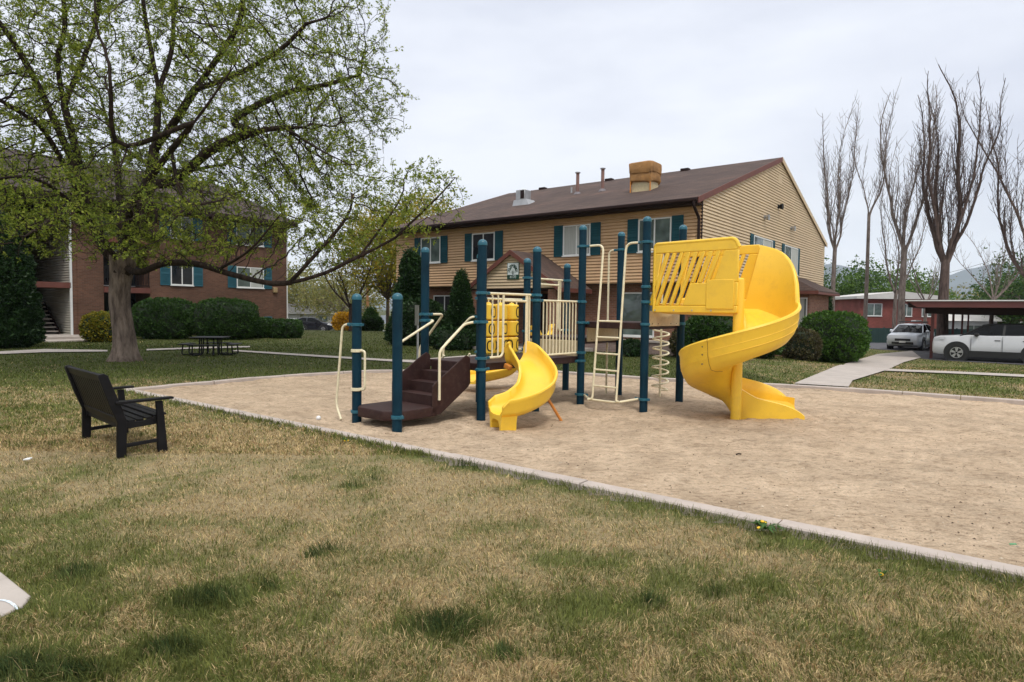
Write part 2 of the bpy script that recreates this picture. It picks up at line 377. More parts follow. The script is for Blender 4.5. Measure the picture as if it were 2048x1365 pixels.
def sandmat():
    g = N('playground_sand'); a = g.n('ShaderNodeAttribute', attribute_name='tint'); geo = g.n('ShaderNodeNewGeometry'); P_ = geo.outputs['Position']
    mp = g.n('ShaderNodeMapping'); mp.inputs['Rotation'].default_value = (0, 0, R(25)); mp.inputs['Scale'].default_value = (.8, 1.2, 1); g.l(P_, mp.inputs[0])
    f1 = g.noise(mp.outputs[0], 7, 6, .65); f2 = g.noise(P_, 60, 4, .8); f3 = g.noise(P_, 2.2, 5, .6)
    c = g.mixc(1.0, a.outputs['Color'], g.ramp(f2, [(.25, (.72, .72, .72)), (.75, (1.28, 1.27, 1.25))]), 'MULTIPLY'); f4 = g.noise(mp.outputs[0], 16, 5, .7); c = g.mixc(1.0, c, g.ramp(f4, [(.36, (.70, .67, .64)), (.48, (1, 1, 1)), (.66, (1.12, 1.12, 1.12))]), 'MULTIPLY'); c = g.mixc(1.0, c, g.ramp(f3, [(.35, (.88, .86, .84)), (.65, (1.1, 1.1, 1.1))]), 'MULTIPLY')  # f4: dark streaks painted in for relief shading, mixed with coarse sand grain
    b = g.n('ShaderNodeBsdfPrincipled', i_Roughness=.97); b.inputs['Specular IOR Level'].default_value = .1; g.l(c, b.inputs['Base Color'])
    b1 = g.n('ShaderNodeBump', i_Strength=1, i_Distance=.14); g.l(f1, b1.inputs['Height']); b2 = g.n('ShaderNodeBump', i_Strength=1, i_Distance=.008); g.l(f2, b2.inputs['Height']); g.l(b1.outputs[0], b2.inputs['Normal']); g.l(b2.outputs[0], b.inputs['Normal'])
    g.l(b.outputs[0], g.out.inputs[0]); return g.m
gS = sandmat()
fastmesh('sand', np.stack([a, b, zz], 1), np.stack([I, I + 1, I + 1 + nx, I + nx], 1), 4, gS, col=scol, smooth=True)['kind'] = 'structure'
# bits of bark, leaf and gravel lying on the sand
nd = 2600; rd = np.random.default_rng(5); y_ = 1 / (1 / 3.6 + (1 / 15.5 - 1 / 3.6) * rd.random(nd)); x_ = (rd.random(nd) * 2 - 1) * (y_ * .85 + .5)
k_ = inpoly(x_, y_, SANDP) & (segdist(x_, y_, SANDP, True) > .2); x_, y_ = x_[k_], y_[k_]; nd = len(x_)
z_ = sandz(x_, y_) + .004; a_ = rd.random(nd) * 6.28; l_ = .004 + .012 * rd.random(nd) ** 2; w_ = l_ * (.25 + .5 * rd.random(nd)); dx, dy = np.cos(a_), np.sin(a_)
Pv = [np.stack([x_ + dx * l_ * p - dy * w_ * q, y_ + dy * l_ * p + dx * w_ * q, z_ + r_], 1) for p, q, r_ in ((-1, 0, 0), (0, -1, .002), (1, 0, .001), (0, 1, .004), (0, 0, .009))]
Vd = np.stack(Pv, 1).reshape(-1, 3); bb = np.arange(nd) * 5; Fd = np.stack([np.stack([bb + i, bb + (i + 1) % 4, bb + 4], 1) for i in range(4)], 1).reshape(-1, 3)
cc = np.repeat(np.where(rd.random((nd, 1)) < .55, np.array([[.10, .065, .04]]), np.array([[.50, .42, .32]])) * (.5 + rd.random((nd, 1))), 5, 0)
o = fastmesh('gravel', Vd, Fd, 3, tintmat('sand_bits', .9, 30, .2, .001), col=cc); tag(o, 'scattered bark flecks and gravel grains on the sand', 'gravel', kind='stuff')
# kerb
mb = MB(); loop = [Vector((x, y, 0)) for x, y in SANDP]
def kerb_run(pts, seg=1.5):
    L = 0; pts = [p.copy() for p in pts]
    cen = Vector((2, 10, 0))
    for p, q in zip(pts, pts[1:]):
        d = (q - p); n = max(1, round(d.length / seg)); nrm = Vector((-d.y, d.x, 0)).normalized()
        if nrm.dot(cen - p) < 0: nrm = -nrm
        for k in range(n):
            u, v = p + d * (k / n), p + d * ((k + 1) / n); e = d.normalized() * .007
            u = u + e; v = v - e; w = .15; zt = .028 + random.uniform(-.004, .004); zt2 = zt + random.uniform(-.003, .003)
            c = .012
            prof = [(-.0, -.25), (-.0, zt - c), (c, zt), (w - c, zt), (w, zt - c), (w, -.25)]
            mb.loft([[u + nrm * q + Vector((0, 0, z)) for q, z in prof], [v + nrm * q + Vector((0, 0, z + (zt2 - zt) * (z > 0))) for q, z in prof]])
kerb_run(near_line[:4]); kerb_run(far_line[:-1], .9); kerb_run([far_line[0], near_line[0]], 1)
k = mb.build('kerb', KERBM, recalc=True); k['kind'] = 'structure'
# draped strips
def strip(name, A, B, m, dz=.012, step=.35, across=4, thick=None):
    A = [Vector(p) for p in A]; B = [Vector(p) for p in B]
    def samp(P, k):
        L = [0]
        for p, q in zip(P, P[1:]): L.append(L[-1] + (q - p).length)
        out = []
        for i in range(k + 1):
            t = L[-1] * i / k; j = 0
            while j < len(P) - 2 and L[j + 1] < t: j += 1
            out.append(P[j].lerp(P[j + 1], (t - L[j]) / max(1e-6, L[j + 1] - L[j])))
        return out
    Lm = sum((q - p).length for p, q in zip(A, A[1:])); k = max(2, int(Lm / step)); rings = []
    if len(A) == len(B):
        a, b = [], []; n_ = max(2, k // (len(A) - 1))
        for i in range(len(A) - 1):
            for j in range(n_ + (i == len(A) - 2)): a.append(A[i].lerp(A[i + 1], j / n_)); b.append(B[i].lerp(B[i + 1], j / n_))
    else: a, b = samp(A, k), samp(B, k)
    for p, q in zip(a, b):
        r = []
        for j in range(across + 1):
            w = p.lerp(q, j / across); r.append((w.x, w.y, T(w.x, w.y) + dz))
        rings.append(r)
    o = MB().loft(rings, closed=False, cap=False).build(name, m, smooth=True); o['kind'] = 'structure'; return o
PATHS = []
def G2(L, n=5): return [gt(L[i][0] + (L[i + 1][0] - L[i][0]) * j / n, L[i][1] + (L[i + 1][1] - L[i][1]) * j / n) for i in range(len(L) - 1) for j in range(n)] + [gt(*L[-1])]
strip('path', G2([(1588, 770.5), (1600, 765), (1675, 734), (1754, 710), (1824, 703)]), G2([(1697, 777), (1705, 764), (1769, 744), (1807, 726.5), (1842, 717)]), CONC, .035)
strip('path', G2([(1782, 739.5), (1900, 744.5), (2080, 753)]), G2([(1762, 743.5), (1900, 749), (2080, 758)]), CONC, .03)
for A_, B_ in (([(1588, 770.5), (1600, 765), (1675, 734), (1754, 710), (1824, 703)], [(1697, 777), (1705, 764), (1769, 744), (1807, 726.5), (1842, 717)]), ([(1782, 739.5), (2080, 753)], [(1762, 743.5), (2080, 758)])):
    PATHS.append([(p.x, p.y) for p in G2(A_)] + [(p.x, p.y) for p in reversed(G2(B_))])
def pathstrip(A, B, dz=.03):
    a, b = G2(A), G2(B); strip('path', a, b, CONC, dz); PATHS.append([(p.x, p.y) for p in a] + [(p.x, p.y) for p in reversed(b)])
pathstrip([(475, 702), (600, 710), (780, 721), (836, 722.5)], [(462, 704), (600, 713.5), (780, 725), (838, 728)])
pathstrip([(836, 721), (950, 712)], [(842, 728), (985, 717)], .034)
pathstrip([(293, 700), (400, 696), (500, 694)], [(293, 703), (400, 699), (500, 696.5)])
pathstrip([(-40, 707), (90, 700), (215, 702)], [(-40, 712), (90, 706.5), (215, 705)])
# asphalt court on the right
na = G2([(1640, 690), (1700, 695), (1760, 700), (1826, 703), (1843, 719), (1900, 723), (2048, 731), (2200, 741)])
fa = [Vector((18, 74, 0)), Vector((24, 74, 0)), Vector((30, 74, 0)), Vector((38, 74, 0)), Vector((42, 74, 0)), Vector((50, 70, 0)), Vector((60, 60, 0)), Vector((70, 50, 0))]
strip('asphalt_road', na, fa, ASPH, .02, .7, 40)
na_poly = [(p.x, p.y) for p in na] + [(p.x, p.y) for p in reversed(fa)]
# road far left
rl = gt(560, 668); rr_ = gt(830, 671)
strip('asphalt_road', [Vector((-50, 58, 0)), Vector((-5, 64, 0))], [Vector((-56, 72, 0)), Vector((-5, 82, 0))], ASPH, .03, 2, 6)
# near concrete slab corner with a chalk arc
c0 = [gz(-420, 1010), gz(0, 1146), gz(62, 1196), gz(46, 1216), gz(0, 1236), gz(-420, 1400)]
SLAB = [(p.x, p.y) for p in c0]
mb = MB(); mb.prism([(x, y, -.1) for x, y in SLAB], (0, 0, .112)); o = mb.build('concrete_slab', CONC, bevel=.008); o['kind'] = 'structure'
ch = [gz(px, py, .013) for px, py in ((-60, 1214), (-30, 1204), (0, 1201), (14, 1203), (24, 1208), (31, 1214), (33, 1220))]
ch = spline(ch, 6); mb = MB(); ring = []
for i, p in enumerate(ch):
    t = (ch[min(i + 1, len(ch) - 1)] - ch[max(i - 1, 0)]).normalized(); n = Vector((-t.y, t.x, 0)) * (.006 + .002 * random.random()); ring.append([p - n + Vector((0, 0, .002)), p + n + Vector((0, 0, .002))])
o = mb.loft(ring, closed=False, cap=False).build('chalk_line', mat('pale_blue_chalk', (.62, .68, .72), .95, .2, 60)); tag(o, 'pale chalk arc drawn on the concrete slab corner', 'chalk line')

# ---------------------------------------------------------------- grass blades
def blades(name, n, y0, y1, h0, w0, dens_noise=True, dist='inv'):
    u = rng.random(n * 2)
    y = 1 / (1 / y0 + (1 / y1 - 1 / y0) * u)
    x = (rng.random(len(y)) * 2 - 1) * (y * .86 + .7)
    gg = green(x, y)
    keep = ~inpoly(x, y, SANDP) & ~inpoly(x, y, SLAB)
    for P in PATHS + [na_poly]: keep &= ~inpoly(x, y, P)
    keep &= segdist(x, y, SLAB, True) > .01
    keep &= rng.random(len(y)) < (.55 + .45 * fbm(x, y, .25, 80, 2) * 1.6)
    x, y, gg = x[keep][:n], y[keep][:n], gg[keep][:n]; n = len(x)
    sc = np.clip(y / 4.5, .8, 5) ** .75
    tuft = np.zeros(n)
    for tx, ty, r in TW: tuft = np.maximum(tuft, np.exp(-(((x - tx) / r) ** 2 + ((y - ty) / (r * .7)) ** 2)))
    near_k = np.exp(-(segdist(x, y, [(p.x, p.y) for p in near_line]) / .12) ** 2)
    isg = rng.random(n) < np.clip(gg * .95 + .08, .12, .97)
    h = h0 * (rng.random(n) * .8 + .45) * (1 + 1.3 * tuft + .5 * near_k) * np.where(isg, 1.0, 1.0)
    w = w0 * sc * (rng.random(n) * .6 + .7)
    az = rng.random(n) * 2 * np.pi; clump = fbm(x, y, .16, 90, 2) * 9
    az = np.where(rng.random(n) < .6, clump, az)
    lean = np.where(isg, rng.random(n) * .75 + .12, rng.random(n) * 1.25 + .4)
    ld = np.stack([np.cos(az), np.sin(az)], 1)
    fa_ = rng.random(n) * np.pi * 2; sd = np.stack([np.cos(fa_), np.sin(fa_)], 1) * (w / 2)[:, None]
    z0 = terr(x, y) + (fbm(x, y, .9, 30, 2) - .5) * .03 - .004
    P0 = np.stack([x, y, z0], 1)
    def pt(t, lat):
        a = lean * t; r = h * t
        off = np.stack([ld[:, 0] * np.sin(a) * r, ld[:, 1] * np.sin(a) * r, np.cos(np.clip(a, 0, 1.45)) * r], 1)
        q = P0 + off; q[:, :2] += sd * lat; return q
    V = np.stack([pt(0, -1), pt(0, 1), pt(.55, .8), pt(.55, -.8), pt(1.0, .15), pt(1.0, -.15)], 1).reshape(-1, 3)
    b = np.arange(n) * 6
    Fq = np.stack([np.stack([b, b + 1, b + 2, b + 3], 1), np.stack([b + 3, b + 2, b + 4, b + 5], 1)], 1).reshape(-1, 4)
    r1 = rng.random(n)[:, None]
    straw = STRAW * np.array([1.25, 1.2, 1.1]) * (.6 + r1 * .85); straw = np.where(r1 < .08, straw * np.array([1.0, .74, .62]), straw)
    gr = GRN * (1 - tuft[:, None] * .85) + DKG * tuft[:, None] * .85; gr = gr * (.55 + rng.random(n)[:, None] * .9)
    gr = gr + (rng.random(n)[:, None] < .25) * np.array([.05, .035, .005])
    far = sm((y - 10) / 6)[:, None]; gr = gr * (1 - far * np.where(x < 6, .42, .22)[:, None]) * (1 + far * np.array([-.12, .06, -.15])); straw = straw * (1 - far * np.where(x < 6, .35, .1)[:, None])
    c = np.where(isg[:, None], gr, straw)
    return V, Fq, np.repeat(c, 6, axis=0)
GB = tintmat('grass_blade', .75, 30, .25, .01, trans=.25)
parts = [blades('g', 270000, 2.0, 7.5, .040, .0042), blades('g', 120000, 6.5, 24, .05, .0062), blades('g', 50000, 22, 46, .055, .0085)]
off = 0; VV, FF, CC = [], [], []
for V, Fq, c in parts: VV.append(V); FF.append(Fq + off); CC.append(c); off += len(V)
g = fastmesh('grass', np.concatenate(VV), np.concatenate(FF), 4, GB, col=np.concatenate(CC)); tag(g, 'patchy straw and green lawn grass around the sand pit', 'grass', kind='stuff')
# ---------------------------------------------------------------- play structure
D0 = Vector((-.43, 9.07, 0)); U = Vector((.66, .751, 0)).normalized(); Vv = Vector((-.751, .66, 0)).normalized(); L = 1.22
def pg(u, v, z=0.0): return D0 + U * u + Vv * v + Vector((0, 0, z))
root = empty('play_structure', pg(1.8, 0, SANDZ), 0, 'teal post playground climbing frame with yellow slides and brown decks in the sand pit', 'play structure')
rinv = Vector(root.location)
class PM(MB):
    def build(s, name, m, parent=root, **kw):
        if parent is root: s.v = [tuple(Vector(p) - rinv) for p in s.v]
        else: s.v = [tuple(Vector(p) - rinv) for p in s.v]
        return MB.build(s, name, m, parent, **kw)
POSTS = {'A': (pg(-1.36, 1.06), 1.71), 'B': (pg(-1.37, .17), 1.71), 'C': (pg(0, L), 2.46), 'D': (pg(0, 0), 2.5), 'E': (pg(L, L), 2.46), 'G': (pg(L, 0), 2.5),
         'F': (pg(2*L, L), 2.46), 'I': (pg(2*L, 0), 2.96), 'H': (pg(3*L, L), 2.44), 'J': (pg(3*L, 0), 2.97), 'K': (pg(2*L, -L), 3.0), 'L': (pg(3*L, -L), 3.0)}
PR = .0645
POB = {}
CAPM = mat('teal_cap_plastic', (.014, .105, .15), .38, .1, 4)
for k_, (p, h) in POSTS.items():
    o = PM().lathe(p, [(PR, -.35), (PR, h - .075)], 24).build('post', TEAL, smooth=True); POB[k_] = o
    cap = [(PR + .004, h - .085), (PR + .004, h - .06)] + [((PR + .004) * math.cos(t), h - .06 + .06 * math.sin(t)) for t in [R(a) for a in range(12, 90, 13)]] + [(.002, h)]
    PM().lathe(p, cap, 24).build('post_cap', CAPM, o, smooth=True)
def clamp(k_, z, d=None, hgt=.045):
    p = POSTS[k_][0]; m = PM(); q = Vector((p.x, p.y, z))
    m.lathe(q, [(PR + .002, -hgt/2), (PR + .013, -hgt/2 + .006), (PR + .013, hgt/2 - .006), (PR + .002, hgt/2)], 20)
    if d is not None:
        d = Vector(d); d.z = 0; d.normalize(); m.bar(q + d * (PR - .01), q + d * (PR + .055), .042, .04); m.tube([q + d * (PR + .05), q + d * (PR + .085)], .024, 10)
        s = Vector((-d.y, d.x, 0)); m.bar(q - d * (PR + .03) , q - d * (PR - .01), .07, .035)
        for sg in (-1, 1): m.tube([q + d * (PR + .012) + s * .018 * sg, q + d * (PR + .026) + s * .018 * sg + Vector((0, 0, 0))], .012, 8)
    m.build('clamp', CAPM, POB[k_], smooth=True)
def P_(k_): return POSTS[k_][0]
def rail(pts, r=.0165, f=.09, m=None):
    m = m or PM(); m.tube(fillet(pts, f), r, 12); return m
Z = lambda p, z: Vector((p.x, p.y, z))
def edge_pt(a, b, t, z): return P_(a).lerp(P_(b), t) * 1 + Vector((0, 0, z - P_(a).lerp(P_(b), t).z))
def dirn(a, b): return (P_(b) - P_(a)).normalized()
# decks
def deck(poly, z, th=.11):
    m = PM(); m.prism([Z(p, z - th) for p in poly], (0, 0, th)); o = m.build('deck', DECKM, bevel=.012); return o
e = .035
def dcell(u0, u1, v0, v1, z): return deck([pg(u0 + e, v0 + e), pg(u1 - e, v0 + e), pg(u1 - e, v1 - e), pg(u0 + e, v1 - e)], z)
d1 = dcell(0, L, 0, L, .74); d2 = dcell(L - .04, 2 * L, 0, L, .738); d3 = dcell(2*L, 3*L, 0, L, 1.05); d4 = dcell(2*L, 3*L, -L, 0, 1.335)
# risers between deck levels
def riser(a, b, z0, z1, name='riser_panel', t0=.03, t1=.97):
    p, q = P_(a).lerp(P_(b), t0), P_(a).lerp(P_(b), t1); d = (q - p).normalized(); n = Vector((-d.y, d.x, 0)) * .012
    m = PM(); m.bar(Z(p, (z0 + z1) / 2), Z(q, (z0 + z1) / 2), .028, z1 - z0)
    o = m.build(name, TANP, bevel=.008)
    for t in (.12, .3, .7, .88):
        c = p.lerp(q, t)
        for zz_ in (z0 + .04,): PM().tube([Z(c, zz_) - n * 1.6, Z(c, zz_) + n * 1.6], .008, 8).build('bolt', BLKMET, o)
    return o
riser('F', 'I', .66, 1.0); riser('I', 'J', .98, 1.29, t0=.14); riser('K', 'L', 1.275, 1.52, t0=.06, t1=.94)
# guard rail with balusters
def guard(a, b, z0, z1, nb, r=.017):
    m = PM(); d = dirn(a, b); p, q = P_(a) + d * .13, P_(b) - d * .13; Lg = (q - p).length
    m.tube([Z(p, z1), Z(q, z1)], r, 12); o = m.build('guard_rail', CREAM, smooth=True); PM().tube([Z(p, z0), Z(q, z0)], r, 12).build('bottom_rail', CREAM, o, smooth=True)
    for k in range(nb):
        c = p + d * (Lg * (k + .5) / nb); b_ = PM(); b_.tube([Z(c, z0 + .005), Z(c, z1 - .045), Z(c - d * .012, z1 - .018), Z(c - d * .035, z1 - .002)], .0115, 8); b_.build('baluster', CREAM, o, smooth=True)
    for k_, dd in ((a, d), (b, -d)):
        clamp(k_, z0, dd); clamp(k_, z1, dd)
    return o
guard('G', 'I', .80, 1.665, 11)
# guard rails with an opening for a slide
def slide_guard(a, b, z0, z1, t0, t1, nl, nr, zi):
    d = dirn(a, b); p, q = P_(a) + d * .13, P_(b) - d * .13; A_ = P_(a) + d * (L * t0); B_ = P_(a) + d * (L * t1)
    m = PM(); m.tube([Z(p, z1), Z(q, z1)], .0185, 12)
    m.tube(fillet([Z(A_, z1 - .01), Z(A_, z0 + .0), Z(p, z0)], .1), .0185, 12)
    m.tube(fillet([Z(B_, z1 - .01), Z(B_, z0 + .0), Z(q, z0)], .1), .0185, 12)
    m.tube([Z(A_, zi), Z(B_, zi)], .0185, 12)
    o = m.build('slide_guard', CREAM, smooth=True)
    for s0, s1, n in ((p, A_, nl), (B_, q, nr)):
        for k in range(n):
            c = s0.lerp(s1, (k + .7) / (n + .6)); b_ = PM(); b_.tube([Z(c, z0 + .005), Z(c, z1 - .045), Z(c - d * .012, z1 - .018), Z(c - d * .035, z1 - .002)], .0125, 8); b_.build('baluster', CREAM, o, smooth=True)
    for k_, dd in ((a, d), (b, -d)): clamp(k_, z0, dd); clamp(k_, z1, dd)
slide_guard('D', 'G', .82, 1.745, .37, .80, 2, 2, 1.645)
slide_guard('F', 'H', 1.13, 2.1, .30, .78, 1, 1, 2.0)
# game panel of spinning barrels between E and F
m = PM(); d = dirn('E', 'F'); p, q = P_('E') + d * .12, P_('F') - d * .12
qb = P_('E') + d * .93
m.tube([Z(p, 1.70), Z(q, 1.70)], .0185, 12); m.tube([Z(p, .80), Z(q, .80)], .0185, 12); m.tube([Z(qb, .80), Z(qb, 1.70)], .014, 10)
for k in range(3):
    c = P_('E') + d * (.2 + k * .30); m.tube([Z(c, .80), Z(c, 1.70)], .012, 8)
gp = m.build('game_panel', CREAM, smooth=True)
for k_, dd in (('E', d), ('F', -d)): clamp(k_, .80, dd); clamp(k_, 1.70, dd)
nf = Vector((.751, -.66, 0)).normalized(); BR = .128
def ptext(s, size, m, parent, M_, name, ext=.003):
    cu = bpy.data.curves.new(name, 'FONT'); cu.body = s; cu.size = size; cu.align_x = 'CENTER'; cu.align_y = 'CENTER'; cu.extrude = ext
    o = bpy.data.objects.new(name, cu); C.objects.link(o); bpy.context.view_layer.update()
    me = bpy.data.meshes.new_from_object(o.evaluated_get(bpy.context.evaluated_depsgraph_get())); bpy.data.objects.remove(o)
    me.transform(M_); return link(name, me, m, parent)
turns = [[(0,), (), (16,)], [(-16,), (0,), (18,)], [(-28,), (-95, 10), (-62, 22)]]
for i in range(3):
    c = P_('E') + d * (.2 + i * .30)
    for j in range(3):
        zc = 1.475 - j * .288; h = .135; prof = [(.02, -h - .008), (.05, -h - .008), (BR - .012, -h + .004), (BR, -h + .02), (BR, h - .02), (BR - .012, h - .004), (.05, h + .008), (.03, h + .03), (.005, h + .03)]
        bo = PM().lathe(Z(c, zc), prof, 28).build('game_barrel', YEL, gp, smooth=True)
        # the marking O, bent round the barrel
        for tn_ in turns[j][i]:
         base = math.atan2(nf.y, nf.x) + R(tn_); m = PM(); ring = []
         for s_ in range(33):
            w = 2 * math.pi * s_ / 32
            ca, sa = math.cos(w), math.sin(w); ex = 2.6
            ax = math.copysign(abs(ca) ** (2 / ex), ca); az_ = math.copysign(abs(sa) ** (2 / ex), sa); r_ = []
            for kk in (1, .70):
                a_ = base + ax * .062 * (kk if kk == 1 else .66) / BR; zz_ = zc + az_ * .094 * (kk if kk == 1 else .78)
                r_.append(Z(c, zz_) + Vector((math.cos(a_), math.sin(a_), 0)) * (BR + .0025))
            ring.append(r_)
         m.loft(ring, closed=False, cap=False); m.build('letter_marking', BLACKPL, bo, recalc=False)
# stairs
DIRT = None
stair_z0, nst = .20, 3; us, ue = -.70, -.035; v0, v1 = .19, 1.03
lp = [pg(us + .02, v0 - .02), pg(us + .02, v1 + .02), pg(-1.32, v1 + .02), pg(-1.47, .88), pg(-1.47, .34), pg(-1.32, v0 - .02)]
m = PM(); m.prism([Z(p, .185 - .13) for p in lp], (0, 0, .13)); land = m.build('landing', DECKM, bevel=.012)
st_root = PM()
for k in range(4):
    uu = us + (ue - us) * k / 3; z0_ = .185 + (.74 - .185) * k / 4; z1_ = .185 + (.74 - .185) * (k + 1) / 4
    st_root.bar(pg(uu, (v0 + v1) / 2, z0_), pg(uu, (v0 + v1) / 2, z1_), v1 - v0 - .02, .012, up=U)
    if k < 3:
        st_root.box((0, 0, 0), (1, 1, 1), Matrix.Translation(pg(uu, v0 + .01, z1_ - .02)) @ Matrix(((U.x * (ue - us) / 3 * 1.02, Vv.x * (v1 - v0 - .02), 0), (U.y * (ue - us) / 3 * 1.02, Vv.y * (v1 - v0 - .02), 0), (0, 0, .02))).to_4x4())
st = st_root.build('step_flight', DECKM)
for vs in (v0 - .01, v1 + .01):
    poly = [pg(us - .07, vs, .13), pg(us - .07, vs, .46), pg(us - .03, vs, .50), pg(ue - .16, vs, .83), pg(ue - .09, vs, .86), pg(ue - .02, vs, .82), pg(ue - .01, vs, .46), pg(ue - .06, vs, .40), pg(us + .08, vs, .07), pg(us - .02, vs, .07)]
    PM().prism([p - Vv * .01 for p in poly], Vv * .02).build('stringer', DECKM, bevel=.006)
# handrails of the front stair
def handrail(pts, f=.12): return rail(pts, .019, f).build('handrail', CREAM, smooth=True)
dv = .11
kn = pg(-.66, v0 - .035, .94)
handrail([Z(P_('D'), 1.335) - U * .05, pg(-.14, .06, 1.33), pg(-.2, v0 - .035, 1.30), kn, Z(kn, .27)], .07); clamp('D', 1.335, -U)
kn = pg(-.70, v1 + .035, .97)
handrail([Z(P_('C'), 1.335) - Vv * .05, pg(.0, v1 - .02, 1.335), pg(-.10, v1 + .0, 1.28), kn, Z(kn, .27)], .06); clamp('C', 1.335, -Vv)
# second climber on the far side with its own rails
kn = pg(.38, L + .56, .88); handrail([Z(P_('C'), 1.43) + U * .05, pg(.38, L, 1.43), kn, Z(kn, -.1) + Vv * .06], .07); clamp('C', 1.43, U)
kn = pg(L - .22, L + .66, .88); handrail([Z(P_('E'), 1.39) - U * .05, pg(L - .22, L, 1.39), kn, Z(kn, -.1) + Vv * .06], .09); clamp('E', 1.39, -U)
m = PM()
for k in range(4):
    t = (k + .6) / 4.2; m.tube([pg(.40, L + .1 + .5 * t, .74 - .75 * t), pg(L - .24, L + .1 + .5 * t, .74 - .75 * t)], .016, 10)
m.tube([pg(.40, L, .78), pg(.40, L + .62, -.1)], .018, 10); m.tube([pg(L - .24, L, .78), pg(L - .24, L + .62, -.1)], .018, 10)
m.build('step_ladder', CREAM, smooth=True)
# balance loop at post A, small grip loop
a = P_('A'); o_ = Vector((-.80, .35, 0)).normalized()
rail([Z(a, 1.285) + o_ * .05, Z(a, 1.285) + o_ * .24, Z(a, .16) + o_ * .33 + U * -.02, Z(a, -.02) + o_ * .16 - U * .10], .0165, .10).build('climbing_pole', CREAM, smooth=True); clamp('A', 1.285, o_)
g_ = (-Vv + U * .15).normalized()
for z_ in (.93, .40):
    PM().lathe(Z(a, z_), [(PR + .002, -.022), (PR + .016, -.018), (PR + .016, .018), (PR + .002, .022)], 20).build('clamp', CREAM, POB['A'], smooth=True)
rail([Z(a, .93) + g_ * .06, Z(a, .93) + g_ * .155, Z(a, .40) + g_ * .155, Z(a, .40) + g_ * .06], .0165, .06).build('grip_loop', CREAM, smooth=True)
clamp('A', .09, -Vv); clamp('B', .12, Vv, .05); clamp('D', .66, U); clamp('E', .66); clamp('C', .70); clamp('I', .66, -U)
# loop ladder I-K
dI = dirn('I', 'K'); out = -U
def lad(t, o, z): return Z(P_('I') + dI * t + out * o, z)
m = PM()
zt = 2.62
m.tube(fillet([Z(P_('I') + dI * .07, zt - .02), lad(.43, .02, zt - .02), lad(.47, .33, .09), lad(.47, .0, .09) if False else lad(.40, .36, .07)], .12), .0185, 12)
m.tube(fillet([Z(P_('K') - dI * .07, zt - .02), lad(.86, .02, zt - .02), lad(.92, .33, .09), lad(.98, .33, .085)], .12), .0185, 12)
m.tube(fillet([Z(P_('I') + dI * .08, .085), lad(.30, .22, .075), lad(.45, .33, .07), lad(.93, .33, .07), Z(P_('K') - dI * .08, .12)], .1), .0185, 12)
ld = m.build('loop_ladder', CREAM, smooth=True)
for k in range(5):
    z_ = .30 + k * .262; f_ = (zt - z_) / (zt - .09)
    PM().tube([lad(.43 + .04 * f_, .02 + .31 * f_, z_), lad(.86 + .06 * f_, .02 + .31 * f_, z_)], .0155, 10).build('rung', CREAM, ld, smooth=True)
clamp('I', zt - .02, dI); clamp('K', zt - .02, -dI); clamp('I', .085, dI); clamp('K', .12, -dI)
for z_ in (1.66, 1.31): clamp('K', z_); clamp('L', z_)
clamp('K', 1.90); clamp('J', 1.31); clamp('I', 1.31, dI)
# arch pole near J
dJ = dirn('J', 'H')
rail([Z(P_('J'), 2.64) + dJ * .05, Z(P_('J') + dJ * .26, 2.64), Z(P_('J') + dJ * .27, -.2)], .0185, .13).build('fire_pole', CREAM, smooth=True); clamp('J', 2.64, dJ)
# coil climber
cc = pg(3*L + .50, -.58); m = PM(); m.tube([Z(cc, -.2), Z(cc, 2.55), Z(cc, 2.62) - U * .08, Z(cc, 2.62) - U * .45], .02, 12)
pts = []
for k in range(0, 221):
    w = 2 * math.pi * k / 30; pts.append(Z(cc, .06 + 1.28 * k / 220) + Vector((math.cos(w), math.sin(w), 0)) * .145)
m.tube([Z(cc, .06)] + pts + [Z(cc, 1.34)], .0165, 8); m.build('coil_climber', CREAM, smooth=True)

# ---------- slides
def sweep_slide(name, path, prof_fn, m, hold=root, n=8, parent_name=None):
    pts = spline(path, n); k = len(pts); rings = []
    for i, p in enumerate(pts):
        t = (pts[min(i + 1, k - 1)] - pts[max(i - 1, 0)]); t.z = 0; t.normalize(); r_ = Vector((t.y, -t.x, 0))
        rings.append([p + r_ * a_ + Vector((0, 0, b_)) for a_, b_ in prof_fn(i / (k - 1))])
    mb = PM().loft(rings, cap='strip'); return mb, pts
def uprof(w, hl, hr, th=.028, belly=.05):
    """closed outline of a moulded trough: w half width, hl/hr rim heights left/right"""
    o = [(-w - .028, hl - .012), (-w - .022, hl + .008), (-w, hl + .012), (-w + .018, hl - .004)]
    inner = [(-w + .02, hl * .5), (-w + .045, .06), (-w * .62, .012), (-w * .25, 0), (w * .25, 0), (w * .62, .012), (w - .045, .06), (w - .02, hr * .5)]
    o2 = [(w - .018, hr - .004), (w, hr + .012), (w + .022, hr + .008), (w + .028, hr - .012)]
    outer = [(w + .004, hr - .05), (w - .005, .05), (w - .04, -.01), (w * .6, -th - .012), (0, -th - .014), (-w * .6, -th - .012), (-w + .04, -.01), (-w + .005, .05), (-w - .004, hl - .05)]
    return o + inner + o2 + outer
def sp1(s):
    h = .20 + .02 * math.sin(s * math.pi)
    h = h + .05 * (1 + math.cos(min(1, s / .3) * math.pi)) - .10 * max(0, 1 - s / .04) ; h = h * (1 - .35 * max(0, (s - .93) / .07))
    return uprof(.25, h, h)
path = [pg(.735, .02, .74), pg(.745, -.14, .725), Vector((.30, 9.30, .61)), Vector((.375, 9.04, .45)), Vector((.325, 8.79, .30)), Vector((.16, 8.58, .20)), Vector((-.03, 8.45, .15)), Vector((-.21, 8.37, .135))]
mbS, ptsS = sweep_slide('s', path, sp1, YEL); s1 = mbS.build('slide', YEL, smooth=True, ang=50)
